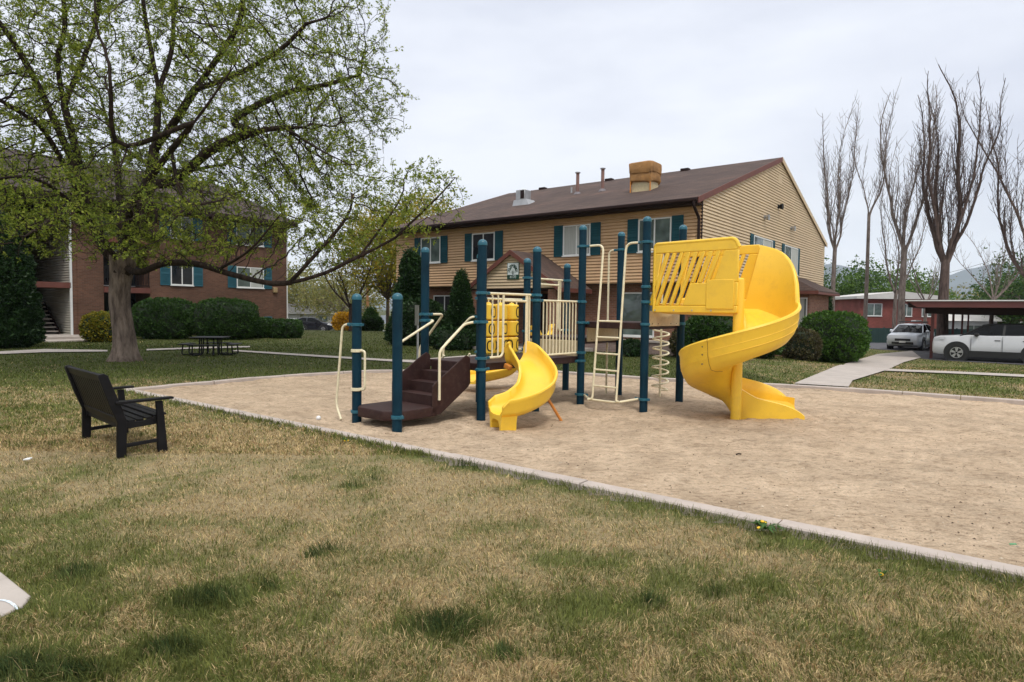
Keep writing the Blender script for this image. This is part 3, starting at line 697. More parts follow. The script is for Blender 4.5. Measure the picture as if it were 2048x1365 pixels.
s1['label'] = 'short yellow curved slide on the front side of the low deck'
# moulded foot under the exit
t = (ptsS[-1] - ptsS[-4]); t.z = 0; t.normalize(); r_ = Vector((t.y, -t.x, 0)); e_ = ptsS[-1]
m = PM()
prof = [(-.235, -.0), (-.205, -.075), (-.195, -.24), (-.155, -.24), (-.145, -.12), (-.10, -.068), (0, -.06), (.10, -.068), (.145, -.12), (.155, -.24), (.195, -.24), (.205, -.075), (.235, -.0)]
top_ = [(a_, -.012 + .0 * a_) for a_, b_ in reversed(prof)]
def foot_ring(q, dzf): return [e_ - t * q + r_ * a_ + Vector((0, 0, b_ + dzf)) for a_, b_ in prof] + [e_ - t * q + r_ * (a_ * .98) + Vector((0, 0, b_ + dzf)) for a_, b_ in top_]
m.loft([foot_ring(.002, 0), foot_ring(.12, .002), foot_ring(.22, .006)], cap='strip')
m.build('slide_foot', YEL, s1, smooth=True)
sup = PM(); sup.tube([Vector((.42, 9.03, .42)), gz(1123, 843, -.08)], .021, 12); sup.build('support_leg', ORANGE, s1, smooth=True)
PM().bar(pg(.45, -.05, .70), pg(.45, -.16, .66), .07, .07).build('bracket', ORANGE, s1, bevel=.01)
# rear slide
def sp2(s):
    h = .15 + .05 * max(0, 1 - s / .22)
    return uprof(.25, h, h)
p0 = pg(3.02, L, 1.05)
path = [pg(3.02, L - .02, 1.05), pg(3.02, L + .15, 1.02), Vector((.50, 12.62, .80)), Vector((.28, 12.80, .50)), Vector((-.02, 12.82, .28)), Vector((-.35, 12.64, .19)), Vector((-.65, 12.36, .16)), Vector((-.84, 12.06, .15))]
mbS, _ = sweep_slide('s', path, sp2, YEL); s2 = mbS.build('slide', YEL, smooth=True, ang=50); s2['label'] = 'yellow curved slide behind the decks, mostly hidden'
# ---- tall spiral slide
cs = pg(2.62, -2.64); rm, ro = .10, .80
def floor_z(az):   # az in degrees, from +48.7 down to -285
    return 1.50 - (48.7 - az) * (1.38 / 333.7)
def ring_at(c, er, zb, hin, hout, rin=.09, rout=.80, sk=0):
    zb2 = zb - .05
    P = [(rin - .02, hin), (rin + .015, hin + .012), (rin + .03, hin - .01), (rin + .035, min(.12, hin * .6)), (rin + .09, .065), (.30, .045), (.5, .045), (.64, .06), (.74, .12), (rout - .045, .24), (rout - .03, hout - .015), (rout - .012, hout + .012), (rout + .018, hout + .01), (rout + .03, hout - .015), (rout + .012, hout - .05), (rout - .002, .24), (rout - .04, .12), (.70, .035), (.56, 0.005), (.40, 0), (.26, .01), (rin + .03, .05), (rin - .005, .12)]
    if sk: kz = -.08 - zb2; P[-3:] = [(rin + .06, .01 * (1 - sk) + kz * sk), (rin + .03, .05 * (1 - sk) + kz * sk), (rin - .012, .12 * (1 - sk) + kz * sk)]
    return [c + er * a_ + Vector((0, 0, zb2 + b_)) for a_, b_ in P]
rings = []
def eraz(az): return Vector((math.cos(R(az)), math.sin(R(az)), 0))
azU = math.degrees(math.atan2(U.y, U.x))
# straight entry from the deck to the tangent point
for s_ in (1.36, 1.0, .6, .2): rings.append(ring_at(cs + Vv * s_, U, 1.50 + .02 * s_, .16, .26))
az = azU; azs = []
while az > -286: azs.append(az); az -= 6
for az in azs:
    q = (azU - az)
    hout = 1.09 if q < 12 else .46 + .63 * math.sqrt(max(0, 1 - ((q - 12) / 46) ** 2))
    if az < -240: hout = .46 - .04 * (-240 - az) / 45
    hin = .16 if az > -200 else .16 + .16 * sm((-200 - az) / 60)
    rings.append(ring_at(cs, eraz(az), floor_z(az), float(hin), float(hout), sk=max(0, min(1, (-252 - az) / 26))))
er = eraz(azs[-1]); hd = Vector((er.y, -er.x, 0)); zb = floor_z(azs[-1])
for s_, hi_, ho_ in ((.1, .30, .42), (.2, .25, .42), (.3, .21, .41), (.4, .20, .40), (.5, .19, .385), (.6, .18, .36), (.7, .165, .325), (.78, .145, .28), (.85, .12, .225), (.91, .09, .15), (.945, .065, .085), (.96, .055, .058)):
    rings.append(ring_at(cs + hd * s_, er, zb - .115 * s_ / .93, hi_, ho_, .09, .78 - .03 * s_, 1))
sp = PM().loft(rings, cap='strip').build('slide', YEL, smooth=True, ang=50); sp['label'] = 'tall yellow spiral slide on the highest deck'
# seam lines and bolts on the outer wall
m = PM()
for az in (-138, 2, -252):
    r0 = ring_at(cs, eraz(az), floor_z(az), .16, .46); m.tube([p + eraz(az) * .003 + Vector((0, 0, -.002)) for p in r0[12:20]], .0035, 5)
m.build('seam', mat('brown_seam_plastic', (.30, .14, .02), .6), sp, smooth=True)  # thin brown joint lines
BOLTM = mat('dull_bolt', (.18, .11, .05), .5)
for az in (-144, -10, -245):
    for h_ in (.14, .27, .38):
        m = PM(); c = cs + eraz(az) * (ro + .006) + Vector((0, 0, floor_z(az) - .05 + h_)); e1 = eraz(az); m.tube([c - e1 * .01, c + e1 * .008], .011, 8); m.build('bolt', BOLTM, sp)
# grooves raised along the wall
for hh in (.20, .30):
    m = PM(); pts = [cs + eraz(az) * (ro + (-.012 if hh < .25 else .003)) + Vector((0, 0, floor_z(az) - .05 + hh)) for az in np.arange(-8, -225, -6)]
    m.tube(pts, .004, 5); m.build('rib', YEL, sp, smooth=True)
# centre column
PM().lathe(Z(cs, 0), [(.075, -.25), (.075, 1.93), (.07, 1.99), (.05, 2.01)], 20).build('column', YEL, sp, smooth=True)
# slotted side panels
def slot_panel(p0, p1, z0, z1, nsl, full, block=None, mirror=False):
    d = (p1 - p0); W = d.length; d.normalize(); nn = Vector((-d.y, d.x, 0)); H = z1 - z0; m = PM(); th = .045
    def quad(s0, s1, s2, s3, a, b, dn=0, dth=0):   # s0,s1 at height a ; s3,s2 at height b
        poly = [p0 + d * s0 + Vector((0, 0, z0 + a)), p0 + d * s1 + Vector((0, 0, z0 + a)), p0 + d * s2 + Vector((0, 0, z0 + b)), p0 + d * s3 + Vector((0, 0, z0 + b))]
        m.prism([Vector((q.x, q.y, q.z)) - nn * (th / 2 + dth) for q in poly], nn * (th + 2 * dth))
    lo, hi = .10 * H, .86 * H; mid = .42 * H
    quad(0, W, W, 0, 0, lo); quad(0, W, W - .05, 0, hi, H)
    sl = .36; pitch_ = .118; ws = .056
    tops = [.20 + pitch_ * k for k in range(nsl)]
    # left border piece up to the first slot and bars between the slots
    def sx_(top, h): return top - sl * (hi - h)
    prev_b, prev_t = 0.0, 0.0
    for k, tp in enumerate(tops):
        bot = lo if k < full else mid
        b0 = max(.0, sx_(tp - ws, lo)); quad(prev_b, b0, tp - ws, prev_t, lo, hi) if k < full else quad(prev_b, sx_(tp - ws, mid), tp - ws, prev_t, mid, hi)
        prev_b, prev_t = (sx_(tp, lo) if k < full else sx_(tp, mid)), tp
        if k == full - 1 and full < nsl:
            # solid lower block
            quad(sx_(tp, lo), W, W, sx_(tp, mid), lo, mid); prev_b = sx_(tp, mid)
    last_b = mid if full < nsl else lo
    quad(prev_b, W, W, prev_t, last_b, hi)
    m2 = m.build('side_panel', YEL, sp, bevel=.012)
    return m2
pa = pg(2.53, -1.31); pb = pg(2.53, -2.66)
slot_panel(pa, pb, 1.50, 2.565, 9, 6)
pa2 = pg(3.45, -1.31); pb2 = pg(3.45, -2.66)
slot_panel(pa2, pb2, 1.56, 2.565, 9, 9)
# raised block and rim tube on the front panel
d = (pb - pa).normalized(); nn = Vector((-d.y, d.x, 0)); nn = nn if nn.y < 0 else -nn
poly = [pa + d * .88, pa + d * 1.30]; m = PM(); m.prism([Z(poly[0], 1.56) + nn * .02, Z(poly[1], 1.56) + nn * .02, Z(poly[1], 1.99) + nn * .02, Z(poly[0], 1.99) + nn * .02], nn * .014); m.build('box_panel', YEL, sp, bevel=.018)
PM().tube(fillet([Z(pa, 1.52) + d * .01, Z(pa, 2.56) + d * .01, Z(pb, 2.575) - d * .06, Z(pb, 2.45)], .06), .03, 10).build('rim', YEL, sp, smooth=True)
for s_ in (.04, .36, .66, .96):
    PM().tube([Z(pa + d * s_, 1.535) + nn * .02, Z(pa + d * s_, 1.535) + nn * .03], .014, 10).build('bolt', TANP, sp)

# ---------------------------------------------------------------- bench
def bench():
    # fitted from the photo: right legs and back posts on the lawn
    A = gz(236, 916); B_ = gz(326, 905); Cc = gz(166, 879)   # rear right, front right, rear left legs
    xax = (A - Cc); xax.z = 0; W = xax.length + .03; xax.normalize(); yax = Vector((-xax.y, xax.x, 0))
    if yax.dot(B_ - A) < 0: yax = -yax
    b = empty('park_bench', (A + Cc) / 2, math.atan2(xax.y, xax.x), 'black slatted bench with armrests standing on the lawn by the sand pit', 'bench')
    s = 1 if abs((yax - Vector((-xax.y, xax.x, 0))).length) < .1 else -1
    W2 = 1.25 / 2 if W < 1.0 else W / 2
    W2 = max(.55, min(.68, W2)); dp = .47; b.scale = (1, .97, .885)
    def X(x, y, z): return Vector((x, y * s, z))
    def prof(name, x, poly, th, parent=b):
        return MB().prism([X(x - th / 2, y, z) for y, z in poly], (th, 0, 0)).build(name, BENCHM, parent, bevel=.006)
    for sx_ in (-1, 1):
        x = sx_ * (W2 - .02)
        prof('leg', x, [(-.01, 0), (.075, 0), (.085, .40), (.02, .62), (-.08, .93), (-.115, .955), (-.16, .945), (-.165, .92), (-.075, .60), (-.005, .40)], .045)
        prof('leg', x, [(dp - .10, 0), (dp, 0), (dp - .03, .43), (dp - .045, .60), (dp - .11, .60), (dp - .10, .42)], .045)
        prof('armrest', x, [(-.02, .60), (dp + .06, .615), (dp + .06, .64), (-.02, .635)], .085)
        prof('side_rail', x - sx_ * .04, [(.03, .30), (dp - .06, .33), (dp - .06, .42), (.25, .385), (.03, .385)], .03)
        prof('stretcher', x, [(.05, .10), (dp - .06, .125), (dp - .06, .165), (.05, .145)], .03)
    # back: top rail, bottom rail, vertical slats
    def back_pt(x, t): return X(x, .035 - .155 * t, .40 + .50 * t)
    MB().bar(back_pt(-W2 + .045, 1.0), back_pt(W2 - .045, 1.0), .035, .085, up=(0, -.3 * s, 1)).build('back_rail', BENCHM, b, bevel=.006)
    MB().bar(back_pt(-W2 + .045, .02) , back_pt(W2 - .045, .02), .035, .085, up=(0, -.3 * s, 1)).build('back_rail', BENCHM, b, bevel=.006)
    ns = 15
    for k in range(ns):
        x = -W2 + .085 + (2 * W2 - .17) * k / (ns - 1)
        MB().bar(back_pt(x, .1), back_pt(x, .94), (2 * W2 - .17) / ns * .84, .018, up=(0, 1, .3)).build('back_slat', BENCHM, b, bevel=.003)
    for k, (y, z) in enumerate(((.06, .395), (.14, .392), (.22, .398), (.30, .412), (.38, .43), (.44, .437))):
        MB().bar(X(-W2 + .045, y, z), X(W2 - .045, y, z), .07, .024).build('seat_slat', BENCHM, b, bevel=.004)
    MB().bar(X(-W2 + .045, .06, .345), X(W2 - .045, .06, .345), .03, .08).build('seat_rail', BENCHM, b, bevel=.005)
    MB().bar(X(-W2 + .045, dp - .05, .365), X(W2 - .045, dp - .05, .365), .03, .08).build('seat_rail', BENCHM, b, bevel=.005)
    print('BENCH', W, dp, s, tuple(b.location), A, B_, Cc)
bench()
# ---------------------------------------------------------------- buildings
class Bld:
    """a building in its own frame: x along the front (left to right seen from outside), y into the building"""
    def __init__(s, name, origin, rz, label, cat):
        s.o = empty(name, origin, rz, label, cat); s.org = Vector(origin); s.rz = rz
        s.M = Matrix.Translation(s.org) @ Matrix.Rotation(rz, 4, 'Z'); s.Mi = s.M.inverted()
    def front(s, px, py, y=0.0):
        e = s.Mi @ EYE; d = (s.Mi.to_3x3() @ ray(px, py)); p = e + d * ((y - e.y) / d.y); return p.x, p.z
    def side(s, px, py, x=0.0):
        e = s.Mi @ EYE; d = (s.Mi.to_3x3() @ ray(px, py)); p = e + d * ((x - e.x) / d.x); return p.y, p.z
    def plane(s, px, py, q, n):
        e = s.Mi @ EYE; d = (s.Mi.to_3x3() @ ray(px, py)); n = Vector(n); return e + d * ((Vector(q) - e).dot(n) / d.dot(n))
def fr(x, z, o): return Vector((x, -o, z))          # front face: o = distance out of the wall
def sd(y, z, o): return Vector((o, y, z))           # right side face (x = 0)
def siding(poly_fn, a0, a1, z0, z1, m, parent, mp, base=0.0, lap=.115, name='wall', back=.0):
    """real lapped boards; poly_fn(z)->(a_lo,a_hi) clips every course"""
    mb = MB(); z = z0
    while z < z1 - .01:
        zt = min(z + lap, z1); l0, h0 = poly_fn(z); l1, h1 = poly_fn(zt)
        if h0 - l0 > .02:
            zm = z + .026; t_ = min(1, .026 / (zt - z)); vs = [mp(l0 + (l1 - l0) * t_, zm, base + .042), mp(h0 + (h1 - h0) * t_, zm, base + .042), mp(max(h1, l1), zt, base + .012), mp(l1, zt, base + .012), mp(l0, z, base + .0), mp(h0, z, base + .0)]
            mb.add(vs, [(0, 1, 2, 3), (4, 5, 1, 0)])
        z = zt
    return mb.build(name, m, parent, recalc=False)
def window(parent, mp, a, z, w, h, base, curtain=None, glass=GLASS, shutters=.3, slider=True, sill=True, label=None, shm=SHUT):
    """a = left edge, z = bottom; base = how far the wall face stands out"""
    fo = base + .035; t = .05
    mb = MB()
    def bx(m, a0_, z0_, a1_, z1_, o0, o1):
        ps = [mp(a0_, z0_, o0), mp(a1_, z0_, o0), mp(a1_, z1_, o0), mp(a0_, z1_, o0), mp(a0_, z0_, o1), mp(a1_, z0_, o1), mp(a1_, z1_, o1), mp(a0_, z1_, o1)]
        m.add(ps, [(0,3,2,1),(4,5,6,7),(0,1,5,4),(1,2,6,5),(2,3,7,6),(3,0,4,7)])
    bx(mb, a, z, a + t, z + h, base, fo); bx(mb, a + w - t, z, a + w, z + h, base, fo)
    bx(mb, a + t, z + h - t, a + w - t, z + h, base, fo); bx(mb, a + t, z, a + w - t, z + t, base, fo)
    if slider: bx(mb, a + w / 2 - .025, z + t, a + w / 2 + .025, z + h - t, base, fo - .006)
    win = mb.build('window', WHITE, parent)
    if label: win['label'] = label
    mb = MB(); bx(mb, a + t, z + t, a + w - t, z + h - t, base - .01, base + .014); mb.build('pane', glass, win)
    if curtain:
        c0, c1 = curtain; mb = MB(); n = max(3, int((c1 - c0) * w / .07)); ring = []
        for k in range(n + 1):
            aa = a + t + (w - 2 * t) * (c0 + (c1 - c0) * k / n); ring.append([mp(aa, z + t + .01, base + .017 + .006 * (k % 2)), mp(aa, z + h - t - .01, base + .017 + .006 * (k % 2))])
        mb.loft(ring, closed=False, cap=False).build('curtain', CURT, win)
    if sill:
        mb = MB(); bx(mb, a - .03, z - .045, a + w + .03, z - .002, base, fo + .03); mb.build('sill', WHITE, win)
    if shutters:
        for a0_ in (a - shutters - .01, a + w + .01):
            mb = MB(); bx(mb, a0_, z - .03, a0_ + shutters, z + h + .03, base, base + .03)
            s_ = mb.build('shutter', shm, parent, bevel=.006)
            mb = MB(); nn_ = int(h / .09)
            for k in range(nn_):
                zz_ = z + .05 + (h - .1) * k / nn_
                if abs(zz_ - (z + h / 2)) < .06: continue
                ps = [mp(a0_ + .045, zz_, base + .031), mp(a0_ + shutters - .045, zz_, base + .031), mp(a0_ + shutters - .045, zz_ + .05, base + .044), mp(a0_ + .045, zz_ + .05, base + .044)]
                mb.add(ps, [(0, 1, 2, 3)])
            mb.build('louvre', shm, s_, recalc=False)
    return win
# ---- tan two storey building
f_dir = Vector((.788, -.616, 0)).normalized(); RZ = math.atan2(f_dir.y, f_dir.x)
B1 = Bld('apartment_building', (6.27, 21.5, 0), RZ, 'two storey tan sided apartment building with brown shingle roof behind the play structure', 'building'); b1 = B1.o
Lb, Wb, EV, RG = 15.0, 17.5, 5.33, 8.22; ZS = 2.56
OH = .45   # upper floor overhang of the front
sl_ = (RG - EV) / (Wb / 2)
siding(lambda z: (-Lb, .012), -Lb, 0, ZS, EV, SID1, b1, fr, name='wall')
def gab(z):
    if z <= EV: return (0.0, Wb)
    k = (z - EV) / sl_; return (k, Wb - k)
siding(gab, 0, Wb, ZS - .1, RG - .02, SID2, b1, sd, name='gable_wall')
# bodies behind the boards, brick ground floor
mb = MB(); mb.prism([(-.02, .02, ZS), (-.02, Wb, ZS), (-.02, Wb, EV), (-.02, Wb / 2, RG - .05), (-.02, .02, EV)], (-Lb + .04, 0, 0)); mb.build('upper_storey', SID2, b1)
mb = MB(); mb.box((-Lb + .1, OH, -.9), (-.05, Wb - .1, ZS + .02)); mb.build('brick_storey', BRICK, b1)
mb = MB(); mb.box((-Lb + .05, .0, ZS - .03), (-.005, Wb, ZS - .002)); mb.build('soffit', DKTRIM, b1)
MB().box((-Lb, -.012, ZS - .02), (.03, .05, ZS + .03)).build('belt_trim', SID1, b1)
# roof
ov, rk = .55, .08; rt_ = .14
mb = MB()
zlo = EV - sl_ * ov + .12
prof = [(-ov, zlo), (Wb / 2, RG + .12), (Wb + .25, zlo + .1), (Wb + .25, zlo + .1 - rt_), (Wb / 2, RG + .12 - rt_), (-ov, zlo - rt_)]
mb.prism([(rk, y, z) for y, z in prof], (-Lb - 2 * rk, 0, 0)); roof = mb.build('roof', SHING, b1)
for x0 in (rk, -Lb - rk - .03):
    for s0, s1, mt_ in (((-ov, zlo), (Wb / 2, RG + .12), TRIM), ((Wb / 2, RG + .12), (Wb + .25, zlo + .1), SID2)):
        MB().prism([(x0, s0[0], s0[1] + .01), (x0, s1[0], s1[1] + .01), (x0, s1[0], s1[1] - .19), (x0, s0[0], s0[1] - .19)], (.03, 0, 0)).build('rake_board', mt_, roof)
mb = MB(); mb.box((-Lb - rk, -ov - .03, zlo - .19), (rk, -ov - .003, zlo - .0)); mb.box((-Lb - rk, -ov, zlo - .20), (rk - .02, .0, zlo - .18)); mb.build('eave_board', DKTRIM, roof)
MB().box((-Lb - rk, -ov - .13, zlo - .13), (rk, -ov - .032, zlo - .02)).build('gutter', DKTRIM, roof, bevel=.02)
MB().tube(fillet([(rk - .10, -ov - .08, zlo - .12), (rk - .10, -ov - .08, zlo - .28), (-.06, -.07, zlo - .62), (-.06, -.07, .25), (-.06, -.3, .12)], .08), .05, 8).build('downpipe', DKTRIM, b1, smooth=True)
MB().box((-.01, -.03, ZS), (.035, .03, EV - .1)).build('corner_board', DKTRIM, b1)
# upper front windows
wins = [((844, 473), (882.6, 522.7), None, GLASSG), ((946.5, 457), (991, 518), None, GLASS), ((1128.7, 440.7), (1182, 506), (0, .97), GLASS), ((1279, 428), (1343.5, 496), None, GLASSG)]
desc = ['upper window half hidden by the tree', 'dark upper window over the entrance', 'upper window with pale closed curtains', 'upper window nearest the building corner']
for (p, q, cu, gl), ds in zip(wins, desc):
    a0_, zt_ = B1.front(*p); a1_, zb_ = B1.front(*q); _, zt2 = B1.front(q[0], p[1]); zt_ = (zt_ + zt2) / 2 + .0
    _, zb2 = B1.front(p[0], q[1]); zb_ = (zb_ + zb2) / 2
    w_ = a1_ - a0_; zt_ = 4.78; h_ = min(1.32, max(1.15, zt_ - zb_)); print('WIN', round(a0_, 2), round(w_, 2), round(zb_, 2), round(zt2, 2))
    window(b1, fr, a0_, zt_ - h_, w_, h_, .045, cu, gl, .42, label=ds)
for p, q, ds in (((1505, 457), (1541, 520), 'gable window partly behind the slide'), ((1567, 480), (1592, 533), 'gable window farthest along the wall')):
    y0_, zt_ = B1.side(*p); y1_, zt2 = B1.side(q[0], q[1]); _, zz2 = B1.side(p[0], p[1]); print('GWIN', y0_, y1_, zt_, zt2)
    window(b1, sd, y0_, 4.62 - 1.25, y1_ - y0_, 1.25, .045, (0.5, .97), GLASSG, .36, label=ds)
# wall lamps on the gable
for px, py, m_, ds in ((1555, 414, BLKMET, 'black floodlight'), (1527, 436, METAL, None), (1580, 458, METAL, None)):
    y_, z_ = B1.side(px, py); mb = MB(); mb.lathe((.02, y_, z_), [(.09, 0), (.09, .04), (.05, .06)], 12, 'x'); o = mb.build('wall_lamp', m_, b1, smooth=True)
    MB().lathe((.06, y_, z_), [(.03, 0), (.10, .05), (.13, .17), (.02, .16)], 12, 'x').build('lamp_head', m_, o, smooth=True)
    if ds: o['label'] = ds
# gable attic vent
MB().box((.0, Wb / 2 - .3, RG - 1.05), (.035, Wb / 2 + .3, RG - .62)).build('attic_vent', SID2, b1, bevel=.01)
# side bay with a small roof
y0_, _ = B1.side(1594, 600, .9); y1_, _ = B1.side(1640, 600, .9)
y0_, y1_ = 10.4, 14.2
mb = MB(); mb.box((-.02, y0_, -1), (1.0, y1_, 2.45)); mb.build('bay_wall', BRICK, b1)
mb = MB(); mb.loft([[(-.0, y0_ - .35, 2.42), (1.42, y0_ - .35, 2.42), (1.42, y1_ + .35, 2.42), (0, y1_ + .35, 2.42)], [(0, y0_ - .35, 2.56), (1.42, y0_ - .35, 2.56), (1.42, y1_ + .35, 2.56), (0, y1_ + .35, 2.56)], [(-.0, y0_ + .5, 3.25), (.06, y0_ + .5, 3.25), (.06, y1_ - .5, 3.25), (0, y1_ - .5, 3.25)]])
mb.build('bay_roof', SHING, b1)
mb = MB(); mb.box((1.0, y0_ - .36, 2.40), (1.44, y1_ + .36, 2.50)); mb.box((.0, y0_ - .37, 2.40), (1.45, y0_ - .34, 2.55)); mb.build('bay_fascia', TRIM, b1)
window(b1, lambda a, z, o: Vector((a, y0_ - o, z)), .12, .55, .8, 1.7, .005, (0.1, .9), GLASSG, 0, label='tall bay window')
# ground floor openings
def frb(x, z, o): return Vector((x, OH - o, z))
x0_, zt_ = B1.front(1245, 592, OH); x1_, zb_ = B1.front(1293, 660, OH)
window(b1, frb, x0_, .62, max(1.3, x1_ - x0_), 1.6, .0, None, GLASSG, 0, slider=False, label='large ground floor window with pale blinds')
x0_, _ = B1.front(868, 600, OH); x1_, _ = B1.front(897, 600, OH)
window(b1, frb, x0_, .12, max(1.4, x1_ - x0_), 2.05, .0, None, GLASS, 0, sill=False, label='dark sliding door')
x0_, _ = B1.front(1187, 600, OH)
# planter sill along the front, brick plinth
MB().box((-6.6, .1, -.2), (-.3, OH - .002, .42)).build('planter_wall', brickmat('grey_brick', (.21, .15, .13), (.28, .2, .17), (.3, .27, .24)), b1)
MB().box((-6.65, .06, .42), (-.25, OH - .01, .50)).build('planter_cap', CONC, b1, bevel=.01)
# entrance porch
PD = 2.0; xl, _ = B1.front(944, 577, -PD); xr, _ = B1.front(1112, 568, -PD); xm = (xl + xr) / 2; print('PORCH', xl, xr)
hw = (xr - xl) / 2; pe, pr = 2.42, 3.66; psl = (pr - pe) / (hw + .0)
mb = MB(); ovp = .28; ze = pe - psl * ovp + .08
prf = [(xl - ovp, ze), (xm, pr + .08), (xr + ovp, ze), (xr + ovp, ze - .12), (xm, pr - .04), (xl - ovp, ze - .12)]
mb.prism([(x, -PD - .12, z) for x, z in prf], (0, PD + .11, 0)); porch = mb.build('porch_roof', SHING, b1)
mb = MB()
for (xa, za), (xb, zb_) in (((xl - ovp, ze), (xm, pr + .08)), ((xm, pr + .08), (xr + ovp, ze))):
    mb.prism([(xa, -PD - .15, za + .012), (xb, -PD - .15, zb_ + .012), (xb, -PD - .15, zb_ - .17), (xa, -PD - .15, za - .17)], (0, .03, 0))
mb.box((xr + ovp - .005, -PD - .12, ze - .15), (xr + ovp + .02, -.03, ze + .0)); mb.box((xl - ovp - .02, -PD - .12, ze - .15), (xl - ovp + .005, -.03, ze)); mb.build('rake_board', TRIM, porch)
def pgab(z):
    k = (z - pe) / psl if z > pe else 0
    return (xl + .02 + k, xr - .02 - k)
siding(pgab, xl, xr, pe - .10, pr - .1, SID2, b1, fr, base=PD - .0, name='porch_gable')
MB().box((xl + .05, -PD + .01, pe - .13), (xr - .05, -.02, pe - .08)).build('porch_ceiling', DKTRIM, b1)
MB().box((xl, -PD - .01, pe - .14), (xr, -PD + .12, pe - .085)).build('porch_beam', DKTRIM, b1)
for xc in (xl + .17, xr - .17):
    MB().box((xc - .17, -PD + .0, -.1), (xc + .17, -PD + .36, pe - .141)).build('porch_column', BRICK, b1)
MB().box((xl - .3, -PD - .5, -.1), (xr + .3, OH, .13)).build('porch_slab', CONC, b1, bevel=.01)
MB().box((xm - .5, OH - .07, .13), (xm + .5, OH - .01, 2.2)).build('entrance_door', DKTRIM, b1, bevel=.01)
# sign with the tree emblem and the number
so = PD + .03; sx0, sz1 = B1.front(1015.5, 530, -so); sx1, sz0 = B1.front(1038.5, 558, -so); sw, sh = sx1 - sx0, .62; sz1 = 3.28; sz0 = sz1 - sh; print('SIGN', sx0, sw, sz0)
DG = mat('dark_green_sign', (.008, .05, .028), .5, .1, 3); sign = MB().box((sx0, -so - .03, sz0), (sx1, -so, sz1)).build('sign', DG, b1)
SW = mat('white_sign_face', (.66, .72, .72), .5, .04, 3); yb = -so - .033; zs_ = sz0 + .17
MB().box((sx0 + .02, yb, zs_), (sx1 - .02, yb + .004, sz1 - .02)).build('sign_face', SW, sign)
mb = MB(); cxs, rs_ = (sx0 + sx1) / 2, (sw - .07) / 2; zc = zs_ + .09
rr = random.Random(3)
for k in range(150):
    w = rr.uniform(0, math.pi); q = rr.uniform(.55, 1.0); x_ = cxs + math.cos(w) * rs_ * q; z_ = zc + math.sin(w) * (sz1 - .05 - zc) * q; r0 = rr.uniform(.008, .02)
    mb.add([(x_ + r0 * math.cos(a_), yb - .0015, z_ + r0 * math.sin(a_)) for a_ in [i * math.pi / 3 for i in range(6)]], [tuple(range(6))])
for k in range(9):
    w = math.pi * (k + .5) / 9; a_ = Vector((cxs, yb - .002, zs_ + .03)); b_ = Vector((cxs + math.cos(w) * rs_ * .8, yb - .002, zc + math.sin(w) * (sz1 - .09 - zc) * .8)); mb.bar(a_, b_, .008, .001)
mb.bar((cxs, yb - .002, zs_ + .0), (cxs, yb - .002, zs_ + .14), .028, .001); mb.build('tree_emblem', DG, sign, recalc=False)
ptext('4170', .15, SW, sign, Matrix.Translation((cxs, -so - .031, sz0 + .085)) @ Matrix.Rotation(R(90), 4, 'X'), 'number_marking', .002)
# roof furniture
pn = Vector((0, -sl_, 1)).normalized(); pq = (0, 0, EV + .12)
def onroof(px, py): return B1.plane(px, py, pq, pn)
FLASH = mat('dull_lead_flashing', (.16, .14, .15), .6, .3, 6)
for px, py, h_, r_ in ((1155, 388, .98, .075), (1205, 382, 1.0, .075), (1143, 386, .3, .04)):
    p = onroof(px, py); mb = MB(); mb.lathe((p.x, p.y, p.z - .1), [(r_, 0), (r_, h_ + .06)], 12); v_ = mb.build('vent_pipe', mat('rusty_pipe', (.22, .12, .10), .7, .3, 3) if r_ > .05 else METAL, roof, smooth=True)
    if r_ > .05:
        MB().lathe((p.x, p.y, p.z - .04 + h_), [(r_ + .01, -.02), (r_ + .05, .0), (r_ + .05, .035), (.02, .06)], 12).build('pipe_cap', METAL, v_, smooth=True)
        MB().lathe((p.x, p.y, p.z), [(r_ + .12, -.05), (r_ + .03, .08)], 12).build('flashing', FLASH, v_, smooth=True)
for px in (1085, 1218, 1370):
    p = B1.plane(px, 300, (0, Wb / 2 - .35, 0), (0, 1, 0)); MB().box((p.x - .2, Wb / 2 - .4, RG - .1), (p.x + .2, Wb / 2 - .1, RG + .13)).build('ridge_vent', DKTRIM, roof, bevel=.02)
# cooler under a canvas cover
p = onroof(1290, 380); print('COOLER', p); cz = p.z
mb = MB(); mb.box((p.x - .40, p.y - .36, cz - .4), (p.x + .40, p.y + .36, cz + .30)); cl = mb.build('cooler_curb', TANP, roof)
mb = MB()
for sx_ in (-.43, .43): MB().bar((p.x + sx_, p.y - .42, cz - .2), (p.x + sx_, p.y - .42, cz + .36), .04, .04).build('cooler_leg', ORANGE, cl)
def blob(c, hx, hy, hz, e=5, n=28, k=14, amp=.03, seed=0, bottom=.0):
    rings = []
    for i in range(k + 1):
        ph = -math.pi / 2 + math.pi * i / k; r = []
        for j in range(n):
            th = 2 * math.pi * j / n; g_ = lambda v: math.copysign(abs(v) ** (2 / e), v)
            x_, y_, z_ = g_(math.cos(ph)) * g_(math.cos(th)), g_(math.cos(ph)) * g_(math.sin(th)), g_(math.sin(ph))
            w = 1 + amp * math.sin(5 * th + seed + 3 * z_) * math.cos(2 * z_ + seed) + amp * .6 * math.sin(11 * th + 7 * z_ + seed * 2)
            r.append(Vector(c) + Vector((hx * x_ * w, hy * y_ * w, hz * z_ + (amp * 1.2 * math.sin(3 * th + seed) if z_ < -.5 else 0))))
        rings.append(r)
    return MB().loft(rings)
blob((p.x, p.y, cz + .44), .49, .47, .22, e=8, amp=.045, seed=1).build('cooler_cover', TARP, cl, smooth=True, ang=60)
blob((p.x, p.y, cz + .80), .52, .50, .25, e=8, amp=.03, seed=2).build('cooler_cover', TARP, cl, smooth=True, ang=60)
